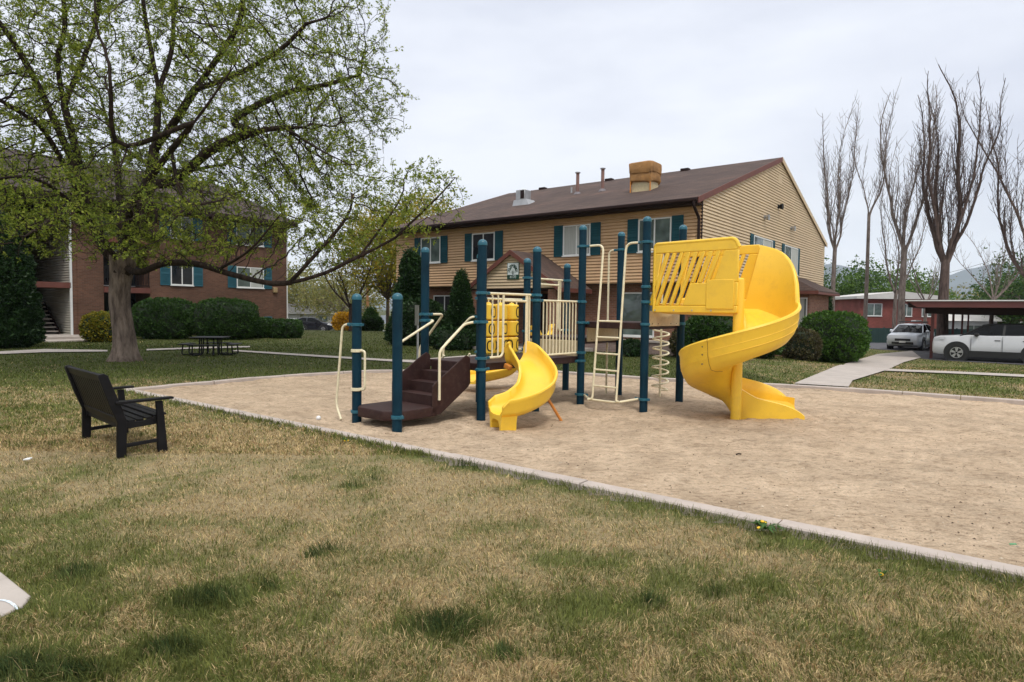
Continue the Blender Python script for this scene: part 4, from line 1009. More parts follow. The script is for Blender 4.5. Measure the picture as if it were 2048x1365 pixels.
p = onroof(1050, 408); mb = MB(); mb.loft([[(p.x - .50, p.y - .4, p.z - .35), (p.x + .62, p.y - .4, p.z - .35), (p.x + .62, p.y + .4, p.z - .35), (p.x - .50, p.y + .4, p.z - .35)], [(p.x - .42, p.y - .3, p.z + .16), (p.x + .30, p.y - .3, p.z + .16), (p.x + .30, p.y + .3, p.z + .16), (p.x - .42, p.y + .3, p.z + .16)]]); cb = mb.build('fan_curb', METAL, roof)
MB().box((p.x - .36, p.y - .25, p.z + .16), (p.x + .16, p.y + .25, p.z + .62)).build('fan_housing', METAL, cb, bevel=.03)
MB().box((p.x - .08, p.y - .258, p.z + .20), (p.x + .13, p.y - .251, p.z + .58)).build('fan_grille', DKTRIM, cb)

# ---- left brick building, three storeys
g_dir = Vector((.616, .788, 0)).normalized(); Z1 = 38.0; k1 = (573 - 1024) / 1280 * Z1
RZ2 = math.atan2(g_dir.y, g_dir.x)
B2 = Bld('apartment_building', (k1, Z1, 0), RZ2, 'three storey brown brick apartment building behind the big leafing tree', 'building'); b2 = B2.o
EV2 = B2.front(573, 443)[1]; print('EV2', EV2, [B2.front(px, 690) for px in (0, 15, 142, 208, 300, 573)])
xe = [B2.front(px, 600)[0] for px in (15, 142, 208, 300)]
Xs0, Xs1, Xb0, Xb1 = xe; W2b, L2b = 18.6, 34.0; sl2 = .35; EV2 = 6.6; RG2 = EV2 + sl2 * W2b / 2
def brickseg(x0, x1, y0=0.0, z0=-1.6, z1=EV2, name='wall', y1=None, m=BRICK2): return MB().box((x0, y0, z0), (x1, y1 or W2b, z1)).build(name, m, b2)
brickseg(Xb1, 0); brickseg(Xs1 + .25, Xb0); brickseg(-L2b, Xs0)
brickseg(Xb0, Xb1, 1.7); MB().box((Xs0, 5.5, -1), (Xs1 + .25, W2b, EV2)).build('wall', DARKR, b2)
mb = MB(); mb.prism([(0.0, 0, EV2), (0, W2b, EV2), (0, W2b / 2, RG2)], (-.2, 0, 0)); mb.build('gable_wall', BRICK2, b2)
mb = MB(); ov2 = .6; zl2 = EV2 - sl2 * ov2 + .1
prof = [(-ov2, zl2), (W2b / 2, RG2 + .1), (W2b + ov2, zl2), (W2b + ov2, zl2 - .15), (W2b / 2, RG2 - .05), (-ov2, zl2 - .15)]
mb.prism([(.35, y, z) for y, z in prof], (-L2b - .35, 0, 0)); roof2 = mb.build('roof', SHING2, b2)
mb = MB()
for s0, s1 in (((-ov2, zl2), (W2b / 2, RG2 + .1)), ((W2b / 2, RG2 + .1), (W2b + ov2, zl2))):
    mb.prism([(.36, s0[0], s0[1] + .01), (.36, s1[0], s1[1] + .01), (.36, s1[0], s1[1] - .24), (.36, s0[0], s0[1] - .24)], (.03, 0, 0))
mb.box((-L2b, -ov2 - .04, zl2 - .24), (.36, -ov2 - .003, zl2)); mb.build('eave_board', DKTRIM, roof2)
MB().box((-L2b, -ov2, zl2 - .26), (.3, -.003, zl2 - .245)).build('soffit', DKTRIM, roof2)
MB().tube([(.09, .1, zl2 - .2), (.09, .1, -.8)], .05, 8).build('downpipe', WHITE, b2)
# windows
TEALS = mat('teal_shutter_paint', (.018, .10, .135), .55, .15, 3)
rows = [(5.0, 'top'), (2.62, 'middle'), (.02, 'basement')]
xa0, _ = B2.front(341, 560); xa1, _ = B2.front(386, 560); xb0, _ = B2.front(473, 560); xb1, _ = B2.front(527, 560); print('W2', xa0, xa1, xb0, xb1, B2.front(341, 533), B2.front(341, 568), B2.front(527, 576), B2.front(527, 634), B2.front(340, 450), B2.front(461, 447))
for z_, nm in rows:
    for i, (x0_, x1_) in enumerate(((xa0, xa1), (xb0, xb1))):
        h_ = 1.15 if nm != 'basement' else .95
        if nm == 'basement' and i == 0: continue
        window(b2, fr, x0_, z_, x1_ - x0_, h_, .01, (.5, .97) if (i and nm == 'middle') else None, GLASSG if i else GLASS, .5, shm=TEALS, label=f"{nm} floor window {'nearest the far corner' if i else 'beside the balconies'}")
lx, lz = B2.front(549, 581); MB().box((lx - .12, -.14, lz - .14), (lx + .12, -.002, lz + .16)).build('wall_lamp', mat('brass_lamp', (.35, .25, .13), .4, .2, 3), b2, bevel=.02)
# balconies in the recess
for z_ in (-.1 + .0, 2.15, 4.55):
    zt_ = z_ + .0
    if z_ > 0:
        MB().box((Xb0, -.06, z_ - .0), (Xb1, 1.7, z_ + .26)).build('balcony_slab', TRIM, b2)
        mb = MB(); mb.box((Xb0 + .02, -.02, z_ + 1.2), (Xb1 - .02, .03, z_ + 1.25)); mb.box((Xb0 + .02, -.02, z_ + .34), (Xb1 - .02, .03, z_ + .38))
        n_ = int((Xb1 - Xb0) / .11)
        for k in range(n_): x_ = Xb0 + .06 + (Xb1 - Xb0 - .12) * k / (n_ - 1); mb.box((x_ - .01, -.005, z_ + .38), (x_ + .01, .015, z_ + 1.2))
        mb.build('balcony_railing', BLKMET, b2)
    window(b2, lambda a, z, o: Vector((a, 1.7 - o, z)), Xb0 + .5, z_ + .35, 1.8, 2.0, .0, None, GLASS, 0, sill=False, label='balcony sliding door in shade')
# stairwell
MB().box((Xs1 + .02, -.02, -.5), (Xs1 + .24, 5.4, EV2)).build('side_wall', BRICK2, b2)
siding(lambda z: (.0, 5.4), 0, 5.4, -.1, EV2 - .3, mat('pale_siding', (.42, .40, .34), .6, .08, 2), b2, lambda a, z, o: Vector((Xs1 - o, a, z)), base=0.0, name='side_siding')
MB().box((Xs1 - .04, -.05, -.4), (Xs1 + .05, .03, EV2 - .1)).build('corner_board', WHITE, b2)
sx0_, sx1_ = Xs0 + (Xs1 - Xs0) * .28, Xs1 - .25
mb = MB(); nstp = 13
for k in range(nstp): mb.box((sx0_, .9 + k * .28, .28 + k * .185), (sx1_, 1.2 + k * .28, .33 + k * .185))
mb.build('stair_treads', CONC, b2)
mb = MB()
for xx in (sx0_ - .05, sx1_): mb.prism([(xx, .8, .0), (xx, .8, .3), (xx, .9 + nstp * .28, .35 + nstp * .185), (xx, .9 + nstp * .28, -.05 + nstp * .185)], (.05, 0, 0))
mb.build('stair_stringer', DKTRIM, b2)
MB().box((Xs0, -.05, 2.3), (Xs1 - .0, 1.6, 2.55)).build('landing_slab', TRIM, b2)
MB().box((Xs0, -.05, 4.9), (Xs1 - .0, 5.4, 5.1)).build('landing_slab', DKTRIM, b2)
MB().box((Xs0, -1.9, -.4), (Xs1 + .35, 5.4, .17)).build('entrance_landing', CONC, b2, bevel=.02)
MB().box((Xs0 + .5, -3.2, -.4), (Xs1 + .6, -1.9, .06)).build('entrance_step', CONC, b2, bevel=.02)

# ---- far red brick house with low pale roof, and wing
def simple_house(label, c, rz, w, d, h, zb, roofh, wallm, roofm, wins_, flat=True):
    o = empty('house', c, rz, label, 'house')
    MB().box((-w/2, 0, zb), (w/2, d, zb + h)).build('wall', wallm, o)
    mb = MB(); ov = .5
    pr_ = [(-w/2 - ov, zb + h), (0, zb + h + roofh), (w/2 + ov, zb + h), (w/2 + ov, zb + h - .25), (-w/2 - ov, zb + h - .25)] if flat else None
    if flat: mb.prism([(x_, -ov, z_) for x_, z_ in pr_], (0, d + 2 * ov, 0))
    else: mb.prism([(-w/2 - ov, y_, z_) for y_, z_ in ((-ov, zb + h - .2), (d/2, zb + h + roofh), (d + ov, zb + h - .2))], (w + 2 * ov, 0, 0))
    mb.build('roof', roofm, o)
    for x_, z_, ww, hh in wins_: window(o, fr, x_, zb + z_, ww, hh, .01, None, GLASSG, 0)
    return o
ROOFW = mat('pale_roof', (.55, .53, .50), .8, .1, 1)
simple_house('red brick house with a low white roof beyond the parked silver car', (at(1797, 650, 62).x, 62, 0), R(-4), 7.4, 8, 4.6, -1.3, .5, BRICKR, ROOFW, [(-3.1, 2.7, 1.5, 1.2), (.2, 2.7, 1.0, 1.2), (2.1, 2.7, 1.1, 1.2)])
simple_house('low house wing with white gable roof seen under the carport', (at(1915, 650, 64).x, 64, 0), R(-4), 7.5, 8, 2.4, -1.2, 1.5, WHITE, ROOFW, [(-2.6, .7, 1.5, 1.1), (.8, .7, 1.5, 1.1)], False)
simple_house('red brick house with shallow roof farther behind the carport', (at(2010, 640, 75).x, 75, 0), R(-4), 10, 8, 3.2, -1.2, 1.2, BRICKR, ROOFW, [(-3, 1, 1.5, 1.1), (1, 1, 1.5, 1.1)], False)
simple_house('low pale bungalow across the far left street', (at(606, 650, 92).x, 92, 0), R(8), 15, 9, 2.2, -1.3, 1.3, mat('pale_wall', (.45, .43, .40), .8), mat('grey_roof', (.30, .29, .28), .9), [(-4, .8, 1.5, 1), (2, .8, 1.5, 1)], False)
# dark green screen fence in front of the red house
fc = empty('fence', (at(1775, 683, 57).x, 57, T(30, 57)), R(-4), 'dark green board fence in front of the red brick house', 'fence')
FG = mat('dark_green_fence', (.012, .04, .035), .6, .15, 3)
mb = MB()
for k in range(94): mb.box((-4.5 + k * .2, 0, 0), (-4.5 + k * .2 + .19, .03, 1.35))
mb.build('board_panel', FG, fc)
for k in range(10): MB().box((-4.5 + k * 2.07, .03, -.3), (-4.4 + k * 2.07, .13, 1.42)).build('fence_post', FG, fc)
# ---- carport
cp0 = gt(1862, 718); cp = empty('carport', cp0, RZ, 'open carport with flat brown roof and white edge over the white car', 'carport')
H_ = 2.25; ln = 33; wd = 8
TRC = mat('carport_red_brown', (.12, .035, .03), .6, .15, 2)
slab_ = MB().prism([(-.9, -.8, H_ + .12), (wd, -.8, H_ + .12), (wd, ln, H_ + .12), (-.9, ln, H_ + .12)], (0, 0, .12)).build('roof', DKTRIM, cp)
MB().box((-1.0, -.92, H_ + .40), (wd + .1, ln + .1, H_ + .45)).build('roof_edge', WHITE, slab_)
mb = MB(); mb.prism([(-.95, -.87, H_ + .40), (wd, -.87, H_ + .40), (wd, -.87, H_ + .12), (-.55, -.87, H_ + .12)], (0, .05, 0)); mb.box((-.95, -.81, H_ + .24), (-.9, ln, H_ + .40)); mb.build('fascia', TRC, slab_)
for y_ in (0, 5, 10, 15, 20, 25, 30): MB().box((-.3, y_ - .08, H_ - .16), (wd, y_ + .08, H_ + .117)).build('beam', DKTRIM, cp)
for k, y_ in enumerate((0, 13, 22, 30)): MB().box((-.06, y_ - .06, -.9 if k else -.1), (.06, y_ + .06, H_ - .161)).build('carport_post', TRC, cp)
for k, y_ in enumerate((0, 13, 22, 30)): MB().box((6.94, y_ - .06, -.9), (7.06, y_ + .06, H_ - .161)).build('carport_post', TRC, cp)
MB().box((-.95, -1.0, -.5), (-.80, 0.6, -.02)).build('wheel_stop', CONC, cp) if False else None
# ---------------------------------------------------------------- cars
def car(name, label, cat, loc, rz, Lc=4.6, W=1.85, H=1.68, body=None, roofm=None, suv=True, rack=False, lights=True, group=None, full=True):
    """x forward = -x local (front at x=0, rear at x=Lc), y across, origin under the front bumper"""
    o = empty(name, loc, rz, label, cat, group); hw = W / 2; s = H / 1.68
    cl = .20 if suv else .17
    st_ = [(0.0, .42, .70, .80), (.06, .30, .86, .90), (.28, cl + .04, 1.00 * s, .97), (.8, cl, 1.06 * s, 1.0), (1.35, cl, 1.13 * s, 1.0), (2.0, cl, 1.15 * s, 1.0), (3.2, cl, 1.18 * s, 1.0), (Lc - .5, cl + .02, 1.20 * s, .98), (Lc - .12, .28, 1.16 * s, .95), (Lc, .42, .95 * s, .86)]
    if suv: st_ = [(0.0, .40, .80, .84), (.05, .30, 1.0, .93), (.25, .27, 1.07, .98), (.8, .25, 1.11, 1.0), (1.35, .25, 1.16, 1.0)] + [(a_, max(b_, .25), c_, d_) for a_, b_, c_, d_ in st_[5:]]
    zl_ = .12 if suv else 0
    rings = []
    for x, zb, zt, k in st_:
        w = hw * k
        h_ = [(w * .90, zb), (w * .985, zb + .10), (w, zb + (zt - zb) * .45), (w * .985, zb + (zt - zb) * .72), (w * .94, zt - .05), (w * .86, zt)]
        rings.append([(x, -a, b) for a, b in h_] + [(x, 0, zt + .02)] + [(x, a, b) for a, b in reversed(h_)])
    mb = MB().loft(rings); bo = mb.build('body', body, o, smooth=True, ang=38)
    # greenhouse glass
    def gh(dz, grow, zr):
        st2 = [(1.02, 1.10 * s, 1.12 * s), (1.35, 1.13 * s, 1.30 * s), (1.80, 1.15 * s, zr - .07), (2.15, 1.15 * s, zr - .01), (3.0, 1.17 * s, zr), (Lc - .75, 1.19 * s, zr - .05), (Lc - .35, 1.2 * s, zr - .20), (Lc - .12, 1.2 * s, 1.22 * s)]
        out = []
        for x, zb, zt in st2:
            wb = hw * .90 + grow; wt = hw * (.90 - .22 * min(1, (zt - zb) / .45)) + grow
            out.append([(x, -wb, zb - .03), (x, -(wb + (wt - wb) * .5), (zb + zt) / 2), (x, -wt, zt - .03), (x, -wt * .85, zt + dz), (x, wt * .85, zt + dz), (x, wt, zt - .03), (x, (wb + (wt - wb) * .5), (zb + zt) / 2), (x, wb, zb - .03)])
        return out
    MB().loft(gh(0, 0, H - .03)).build('glass_cabin', CARGLASS, o, smooth=True, ang=30)
    rf = gh(0, .004, H - .03)[2:7]
    MB().loft([[Vector(r[2]) + Vector((0, 0, .012)), Vector(r[3]) + Vector((0, 0, .02)), Vector(r[4]) + Vector((0, 0, .02)), Vector(r[5]) + Vector((0, 0, .012)), Vector(r[5]) - Vector((0, 0, .03)), Vector(r[2]) - Vector((0, 0, .03))] for r in rf]).build('roof', roofm or body, o, smooth=True)
    G = gh(0, .008, H - .03)
    mb = MB()
    for i, j in ((0, 3),):
        for a_ in (2, 5): MB().tube([G[0][a_], G[1][a_], G[2][a_], G[3][a_]], .032, 6).build('pillar', roofm or body, o, smooth=True)
    for sx_ in (-1, 1):
        for xx in (2.55, 3.45): MB().bar((xx, sx_ * (hw * .90 + .006), 1.15 * s), (xx + .04, sx_ * (hw * .685 + .006), H - .07), .08, .02, up=(0, 1, 0)).build('pillar', roofm or body, o)
    wr = .355 if suv else .315
    for xw in (.92, Lc - .98):
        for sy in (-1, 1):
            yc = sy * (hw - .10)
            MB().lathe((xw, sy * (hw - .18), wr + .02), [(wr + .125, 0), (wr + .125, sy * .19)], 28, 'y').build('wheel_arch', BLKTRIM, bo, smooth=True) if full else None
            MB().lathe((xw, yc - sy * .10, wr), [(wr - .06, 0), (wr, .03 * sy), (wr, .19 * sy), (wr - .03, .215 * sy), (wr - .11, .215 * sy)], 28, 'y').build('wheel', TYRE, o, smooth=True)
            w_ = [c for c in o.children if c.name.startswith('wheel')][-1]
            MB().lathe((xw, yc + sy * .085, wr), [(wr - .115, 0), (wr - .115, .025 * sy), (wr - .15, .01 * sy), (.02, .0)], 24, 'y').build('rim', DARKR, w_, smooth=True)
            mb = MB()
            for k in range(5):
                a_ = 2 * math.pi * k / 5 + .3; c_ = Vector((xw, yc + sy * .112, wr))
                for da in (-.16, .16):
                    mb.bar(c_ + Vector((math.cos(a_), 0, math.sin(a_))) * .04, c_ + Vector((math.cos(a_ + da), 0, math.sin(a_ + da))) * (wr - .12), .05, .02, up=(0, 1, 0))
            mb.tube([c_ + Vector((math.cos(t_), 0, math.sin(t_))) * (wr - .125) for t_ in [2 * math.pi * k / 24 for k in range(25)]], .014, 6)
            mb.build('spoke', ALLOY, w_)
    # front face
    if full:
        MB().box((-.012, -hw * .45, .58 * s), (.06, hw * .45, .74 * s)).build('grille', BLKTRIM, bo, bevel=.02)
        MB().box((-.015, -hw * .62, .33), (.1, hw * .62, .47)).build('air_intake', BLKTRIM, bo, bevel=.02)
        MB().box((-.03, -.16, .42), (.0, .16, .53)).build('number_plate', WHITE, bo)
        for sy in (-1, 1):
            mb = MB(); mb.loft([[(a_ - .02, sy * hw * b_, c_ * s + zl_) for a_, b_, c_ in q_] for q_ in ([(.005, .50, .74), (.02, .52, .82), (.03, .52, .72)], [(.07, .90, .76), (.10, .91, .87), (.08, .92, .74)], [(.50, 1.02, .85), (.52, 1.01, .92), (.50, 1.03, .83)])])
            mb.build('headlight', LAMPG, bo, smooth=True)
            MB().lathe((1.62, sy * (hw + .04), 1.17 * s), [(.02, -.09), (.085, -.07), (.095, 0), (.085, .07), (.02, .09)], 12, 'y').build('mirror', roofm or body, o, smooth=True)
            MB().box((.0 + 1.35, sy * hw - .012, cl - .02), (Lc - 1.45, sy * hw + .012, cl + (.26 if suv else .13))).build('sill_trim', BLKTRIM, bo, bevel=.01)
            for xx in (2.25, 3.2): MB().box((xx, sy * hw * .988 - .015, .92 * s), (xx + .2, sy * hw * .988 + .03, .95 * s)).build('door_handle', roofm or body, bo, bevel=.005)
            for xx in (1.42, 2.52, 3.5): MB().box((xx, sy * hw - .02, cl + .12), (xx + .012, sy * hw + .003, 1.10 * s)).build('door_gap', BLKTRIM, bo)
    if rack:
        for sy in (-1, 1): MB().tube(fillet([(1.9, sy * .55, H - .02), (2.0, sy * .55, H + .07), (3.6, sy * .55, H + .06), (3.75, sy * .55, H - .04)], .05), .018, 8).build('roof_rail', BLKTRIM, o, smooth=True)
        for xx in (2.2, 3.2): MB().tube([(xx, -.66, H + .10), (xx, .66, H + .10)], .022, 8).build('cross_bar', BLKTRIM, o)
        MB().box((1.9, -.25, H + .12), (3.5, .0, H + .19)).build('ski_carrier', ALLOY, o, bevel=.02)
    return o
CARGLASS = glassmat('car_glass', (.004, .005, .006), .08, .14); BLKTRIM = mat('black_trim_plastic', (.012, .012, .012), .55, .2, 6); TYRE = mat('tyre_rubber', (.015, .015, .015), .85, .2, 10)
ALLOY = mat('alloy', (.55, .55, .55), .3, .05, 3, metal=.8); LAMPG = mat('headlight_glass', (.55, .57, .60), .12, .2, 9)
WHP = mat('white_car_paint', (.60, .61, .63), .25, .03, 1); SIL = mat('silver_car_paint', (.58, .61, .66), .25, .03, 1, metal=.15); BLP = mat('black_car_paint', (.012, .013, .018), .2, .1, 1); RDP = mat('dull_red_paint', (.28, .04, .04), .35, .1, 1)
w = gt(1912, 722.5); p = w - Vector((math.cos(RZ), math.sin(RZ), 0)) * .92; n_ = Vector((-math.sin(RZ), math.cos(RZ), 0)); p = p + n_ * .95
car('parked_car', 'white compact suv with dark roof parked under the carport', 'car', (p.x, p.y, T(w.x, w.y) + .02), RZ, body=WHP, roofm=BLKTRIM)
c = gt(1804, 701.5); car('parked_car', 'silver wagon with roof rack facing the path end, left of the carport', 'car', (c.x, c.y, T(c.x, c.y) + .02), R(47), 4.5, 1.75, 1.50, SIL, suv=False, rack=True)
c = at(668, 667, 66); car('parked_car', 'small black hatchback on the far left street by the yellow hedge', 'car', (c.x, c.y, T(c.x, c.y) + .03), R(185), 3.9, 1.75, 1.5, BLP, suv=False)
c = at(600, 662, 80); car('parked_car', 'white saloon on the far street, farthest left of the street cars', 'car', (c.x + 1.5, c.y, T(c.x, c.y) + .03), R(180), 4.5, 1.75, 1.4, WHP, suv=False)
c = at(776, 667, 62); car('parked_car', 'dull red car on the far street half hidden by a teal post', 'car', (c.x, c.y, T(c.x, c.y) + .03), R(-10), 4.3, 1.75, 1.45, RDP, suv=False)

# ---------------------------------------------------------------- small things
# picnic table
pc = gt(398, 713.5); pt_ = empty('picnic_table', (pc.x, pc.y + .75, T(pc.x, pc.y)), R(8), 'black metal picnic table with attached benches on the grass before the hedges', 'table')
ht = .57
def rr_top(w, d, z, th=.03): return MB().prism([(-w/2, -d/2, z - th), (w/2, -d/2, z - th), (w/2, d/2, z - th), (-w/2, d/2, z - th)], (0, 0, th))
rr_top(.95, .95, ht).build('tabletop', BLKMET, pt_, bevel=.012)
for k in range(4):
    a_ = R(90 * k + 0); dx, dy = math.cos(a_), math.sin(a_); cx_, cy_ = dx * .70, dy * .70; zt_ = .36
    Ms = Matrix.Translation((cx_, cy_, 0)) @ Matrix.Rotation(a_, 4, 'Z')
    MB().box((-.14, -.42, zt_ - .03), (.14, .42, zt_), Ms).build('seat', BLKMET, pt_, bevel=.01)
    for sy in (-.3, .3): MB().tube(fillet([Ms @ Vector((.02, sy, zt_ - .03)), Ms @ Vector((.05, sy, .03)), Ms @ Vector((-.15, sy * .8, .02)), Ms @ Vector((-.42, sy * .6, .02)), Ms @ Vector((-.44, sy * .6, ht - .03))], .06), .021, 8).build('leg', BLKMET, pt_, smooth=True)
# sign posts on the lawn
def sign_post(p, h, w, hs, m, label, pm=METAL, lean=0, rz=0):
    o = empty('sign_post', p, rz, label, 'sign'); MB().box((-.025, -.02, -.2), (.025, .02, h)).build('pole', pm, o); MB().box((-w/2, -.034, h - hs), (w/2, -.021, h)).build('sign_plate', m, o, bevel=.004)
    return o
p = gt(835, 727); sign_post(p, at(837, 611, p.y).z - p.z, .20, .56, mat('weathered_grey_sign', (.22, .22, .20), .6), 'plain grey sign plate on a thin pole before the dark junipers', rz=R(-50))
p = at(767, 667, 58); p.z = T(p.x, 58); sign_post(p, 1.5, .5, .75, mat('pale_blue_sign', (.45, .50, .60), .5), 'small pale blue sign on a white stand by the far street', WHITE)
# utility poles
for px, h_ in ((735, 9.5), (776, 8.5)):
    p = at(px, 660, 58 if px < 750 else 60); o = MB().lathe((0, 0, 0), [(.16, -1.5), (.11, h_ * .52)], 10).build('utility_pole', mat('orange_wood', (.30, .15, .06), .8, .2, 2), None, smooth=True); o.location = (p.x, p.y, T(p.x, p.y))
    tag(o, 'orange brown wooden pole %s' % ('beside the yellow hedge' if px < 750 else 'beside the dark juniper mass'), 'pole')
# blue bin at the stairs
p = B2.M @ Vector((Xs1 + .75, -.9, 0)); o = empty('storage_bin', p, RZ2, 'dark blue bin beside the entrance steps of the brick building', 'bin')
BLU = mat('dark_blue_plastic', (.01, .02, .10), .45, .15, 3); MB().loft([[(-.24, -.2, .0), (.24, -.2, .0), (.24, .2, .0), (-.24, .2, .0)], [(-.28, -.24, .46), (.28, -.24, .46), (.28, .24, .46), (-.28, .24, .46)]]).build('bin_body', BLU, o, bevel=.015)
MB().box((-.30, -.26, .46), (.30, .26, .51)).build('lid', BLU, o, bevel=.012)
# litter
c = gz(637, 832); c.z = float(sandz(c.x, c.y)) + .024; o = MB().lathe(c, [(.001, -.03)] + [(.034 * math.cos(t_), .034 * math.sin(t_)) for t_ in [R(a_) for a_ in range(-60, 81, 20)]] + [(.001, .034)], 14).build('ball', mat('white_ball', (.75, .75, .74), .4), None, smooth=True); tag(o, 'small white ball lying on the sand near the teal posts', 'ball')
c = gz(55, 927); o = MB().prism([c + Vector((-.03, -.02, .03)), c + Vector((.03, -.015, .035)), c + Vector((.035, .02, .045)), c + Vector((-.02, .025, .035))], (0, 0, .012)).build('paper_scrap', mat('white_paper', (.75, .75, .74), .8), None, bevel=.003); tag(o, 'white scrap of paper in the grass left of the bench', 'litter')
c = gz(1478, 899); c.z = float(sandz(c.x, c.y)); MBs = MB().tube([c + Vector((-.03, 0, .012)), c + Vector((.0, .01, .02)), c + Vector((.035, .03, .012))], .008, 5); o = MBs.build('twig', BARKD, None); tag(o, 'short dark twig on the open sand', 'twig')
c = gz(1268, 1050); c.z = float(sandz(c.x, c.y)); o = MB().tube([gz(1252, 1049, c.z + .01), gz(1262, 1047, c.z + .016), gz(1276, 1050, c.z + .008)], .004, 5).build('twig', mat('reddish_twig', (.2, .08, .04), .8), None); tag(o, 'thin reddish twig on the sand close to the kerb', 'twig')
c = gz(2026, 1076); c.z = float(sandz(c.x, c.y)); o = MB().prism([c + Vector((-.022, -.003, .01)), c + Vector((.024, -.006, .012)), c + Vector((.022, .004, .014)), c + Vector((-.02, .005, .012))], (0, 0, .004)).build('plastic_shard', mat('green_plastic', (.02, .30, .12), .4), None); tag(o, 'thin green plastic shard on the sand at the right edge', 'litter')
# dandelions
LFD = leafmat('dandelion_leaf', [(.03, .09, .015), (.05, .12, .02), (.07, .15, .03)], .2); YFL = mat('dandelion_yellow', (.85, .50, .02), .7, .15, 90); STM = mat('green_stem', (.12, .2, .05), .6)
def dandelion(c, heads, label, leaves=14, r=.11):
    o = empty('dandelion', c, 0, label, 'dandelion'); mb = MB(); rr = random.Random(int(abs(c.x * 999)))
    for k in range(leaves):
        a_ = rr.uniform(0, 6.28); ln_ = r * rr.uniform(.6, 1.1); dx, dy = math.cos(a_), math.sin(a_); w_ = .011
        P = [Vector((dx * ln_ * t_, dy * ln_ * t_, .018 + .05 * math.sin(t_ * 2.4) * rr.uniform(.5, 1))) for t_ in (0, .3, .6, 1)]; s_ = Vector((-dy, dx, 0))
        for i in range(3):
            w0, w1 = (.3, .8, 1.0, .15)[i] * w_, (.3, .8, 1.0, .15)[i + 1] * w_; mb.add([P[i] - s_ * w0, P[i] + s_ * w0, P[i + 1] + s_ * w1, P[i + 1] - s_ * w1], [(0, 1, 2, 3)])
    if leaves: mb.build('leaf_rosette', LFD, o, recalc=False)
    for hx, hy, hz, hr in heads:
        MB().tube([(0, 0, .01), (hx * .6, hy * .6, hz * .6), (hx, hy, hz)], .0022, 5).build('stem', STM, o)
        MB().lathe((hx, hy, hz), [(.004, -.006), (hr * .8, .0), (hr, .006), (hr * .7, .011), (.002, .012)], 12).build('flower_head', YFL, o)
dandelion(gz(1530, 1064), [(-.055, -.04, .035, .018), (.0, .05, .05, .014), (.02, .045, .045, .011)], 'dandelion clump with yellow flowers against the kerb', 22, .13)
dandelion(gz(1762, 1163), [(0, 0, .035, .013)], 'single yellow dandelion flower in the near lawn', 5, .05)
dandelion(gz(690, 888), [(0, 0, .03, .014), (.03, .01, .03, .01)], 'tiny yellow dandelions by the kerb left of the slides', 6, .05)
# rock-like wire line on the right
a_ = at(1700, 560, 60); b_ = at(2100, 480, 40)
pw = [a_.lerp(b_, t_ / 12) - Vector((0, 0, 1.0 * math.sin(math.pi * t_ / 12))) for t_ in range(13)]
o = MB().tube(pw, .012, 5).build('overhead_wire', BLKMET, None); tag(o, 'thin overhead wire crossing behind the bare trees', 'wire')

# ---------------------------------------------------------------- mountains
MTN = mat('forest_mountain', (.07, .085, .085), .95, .35, .003)
def ridge(name, Y, pts, depth):
    mb = MB(); rings = []; P = []
    for i in range(len(pts) - 1):
        (x0, y0), (x1, y1) = pts[i], pts[i + 1]; n_ = max(2, int(abs(x1 - x0) / 18))
        for k in range(n_): P.append((x0 + (x1 - x0) * k / n_, y0 + (y1 - y0) * k / n_))
    P.append(pts[-1])
    for j, (px, py) in enumerate(P):
        top = at(px, py, Y); h_ = top.z + fbm(np.array([px]), np.array([0.]), 60, 5)[0] * Y * .006; r_ = []
        for q in range(9):
            t_ = q / 8; z_ = -20 + (h_ + 20) * math.sin(t_ * math.pi / 2) ** 1.1; jit = (fbm(np.array([px * 1.0]), np.array([q * 23.]), 35, 8)[0] - .5) * Y * .05 * (1 - t_)
            z_ += (fbm(np.array([px * 1.0]), np.array([q * 31.]), 28, 18)[0] - .5) * h_ * .22 * math.sin(t_ * math.pi)
            sc_ = (Y - depth * (1 - t_) + jit) / Y; r_.append((top.x * sc_, Y * sc_, z_))
        rings.append(r_)
    o = mb.loft(rings, closed=False, cap=False).build(name, MTN, smooth=True); o['kind'] = 'structure'
ridge('mountain', 3600, [(1500, 590), (1600, 545), (1660, 533), (1740, 545), (1830, 575), (1880, 560), (1930, 545), (1985, 534), (2040, 530), (2120, 522), (2300, 500)], 1000)
ridge('mountain', 3900, [(300, 600), (480, 585), (560, 578), (610, 572), (650, 583), (700, 596), (800, 605), (1000, 612)], 1000)

# ---------------------------------------------------------------- world and sun
w_ = bpy.data.worlds.new('World'); SC.world = w_; w_.use_nodes = True; nt = w_.node_tree; nt.nodes.clear()
def wn(k, **kw):
    x = nt.nodes.new(k)
    for a, b in kw.items(): setattr(x, a, b)
    return x
SUN_EL, SUN_AZ = 60, 165   # azimuth measured from +Y towards +X
out = wn('ShaderNodeOutputWorld'); bg = wn('ShaderNodeBackground'); sky = wn('ShaderNodeTexSky', sky_type='NISHITA', sun_disc=False); sky.sun_elevation = R(SUN_EL); sky.sun_rotation = R(SUN_AZ)
tc = wn('ShaderNodeTexCoord'); sp_ = wn('ShaderNodeSeparateXYZ'); nt.links.new(tc.outputs['Generated'], sp_.inputs[0])
mr = wn('ShaderNodeMapRange'); nt.links.new(sp_.outputs[2], mr.inputs[0]); mr.inputs[1].default_value = 0; mr.inputs[2].default_value = 1
rp = wn('ShaderNodeValToRGB'); e_ = rp.color_ramp.elements; e_[0].position = 0; e_[0].color = (.86, .87, .88, 1); e_[1].position = 1; e_[1].color = (1, 1, 1, 1)
for pos, c_ in ((.10, (.85, .87, .905)), (.25, (.80, .825, .895)), (.45, (.77, .80, .88)), (.7, (.95, .98, 1.0))):
    q = e_.new(pos); q.color = (*c_, 1)
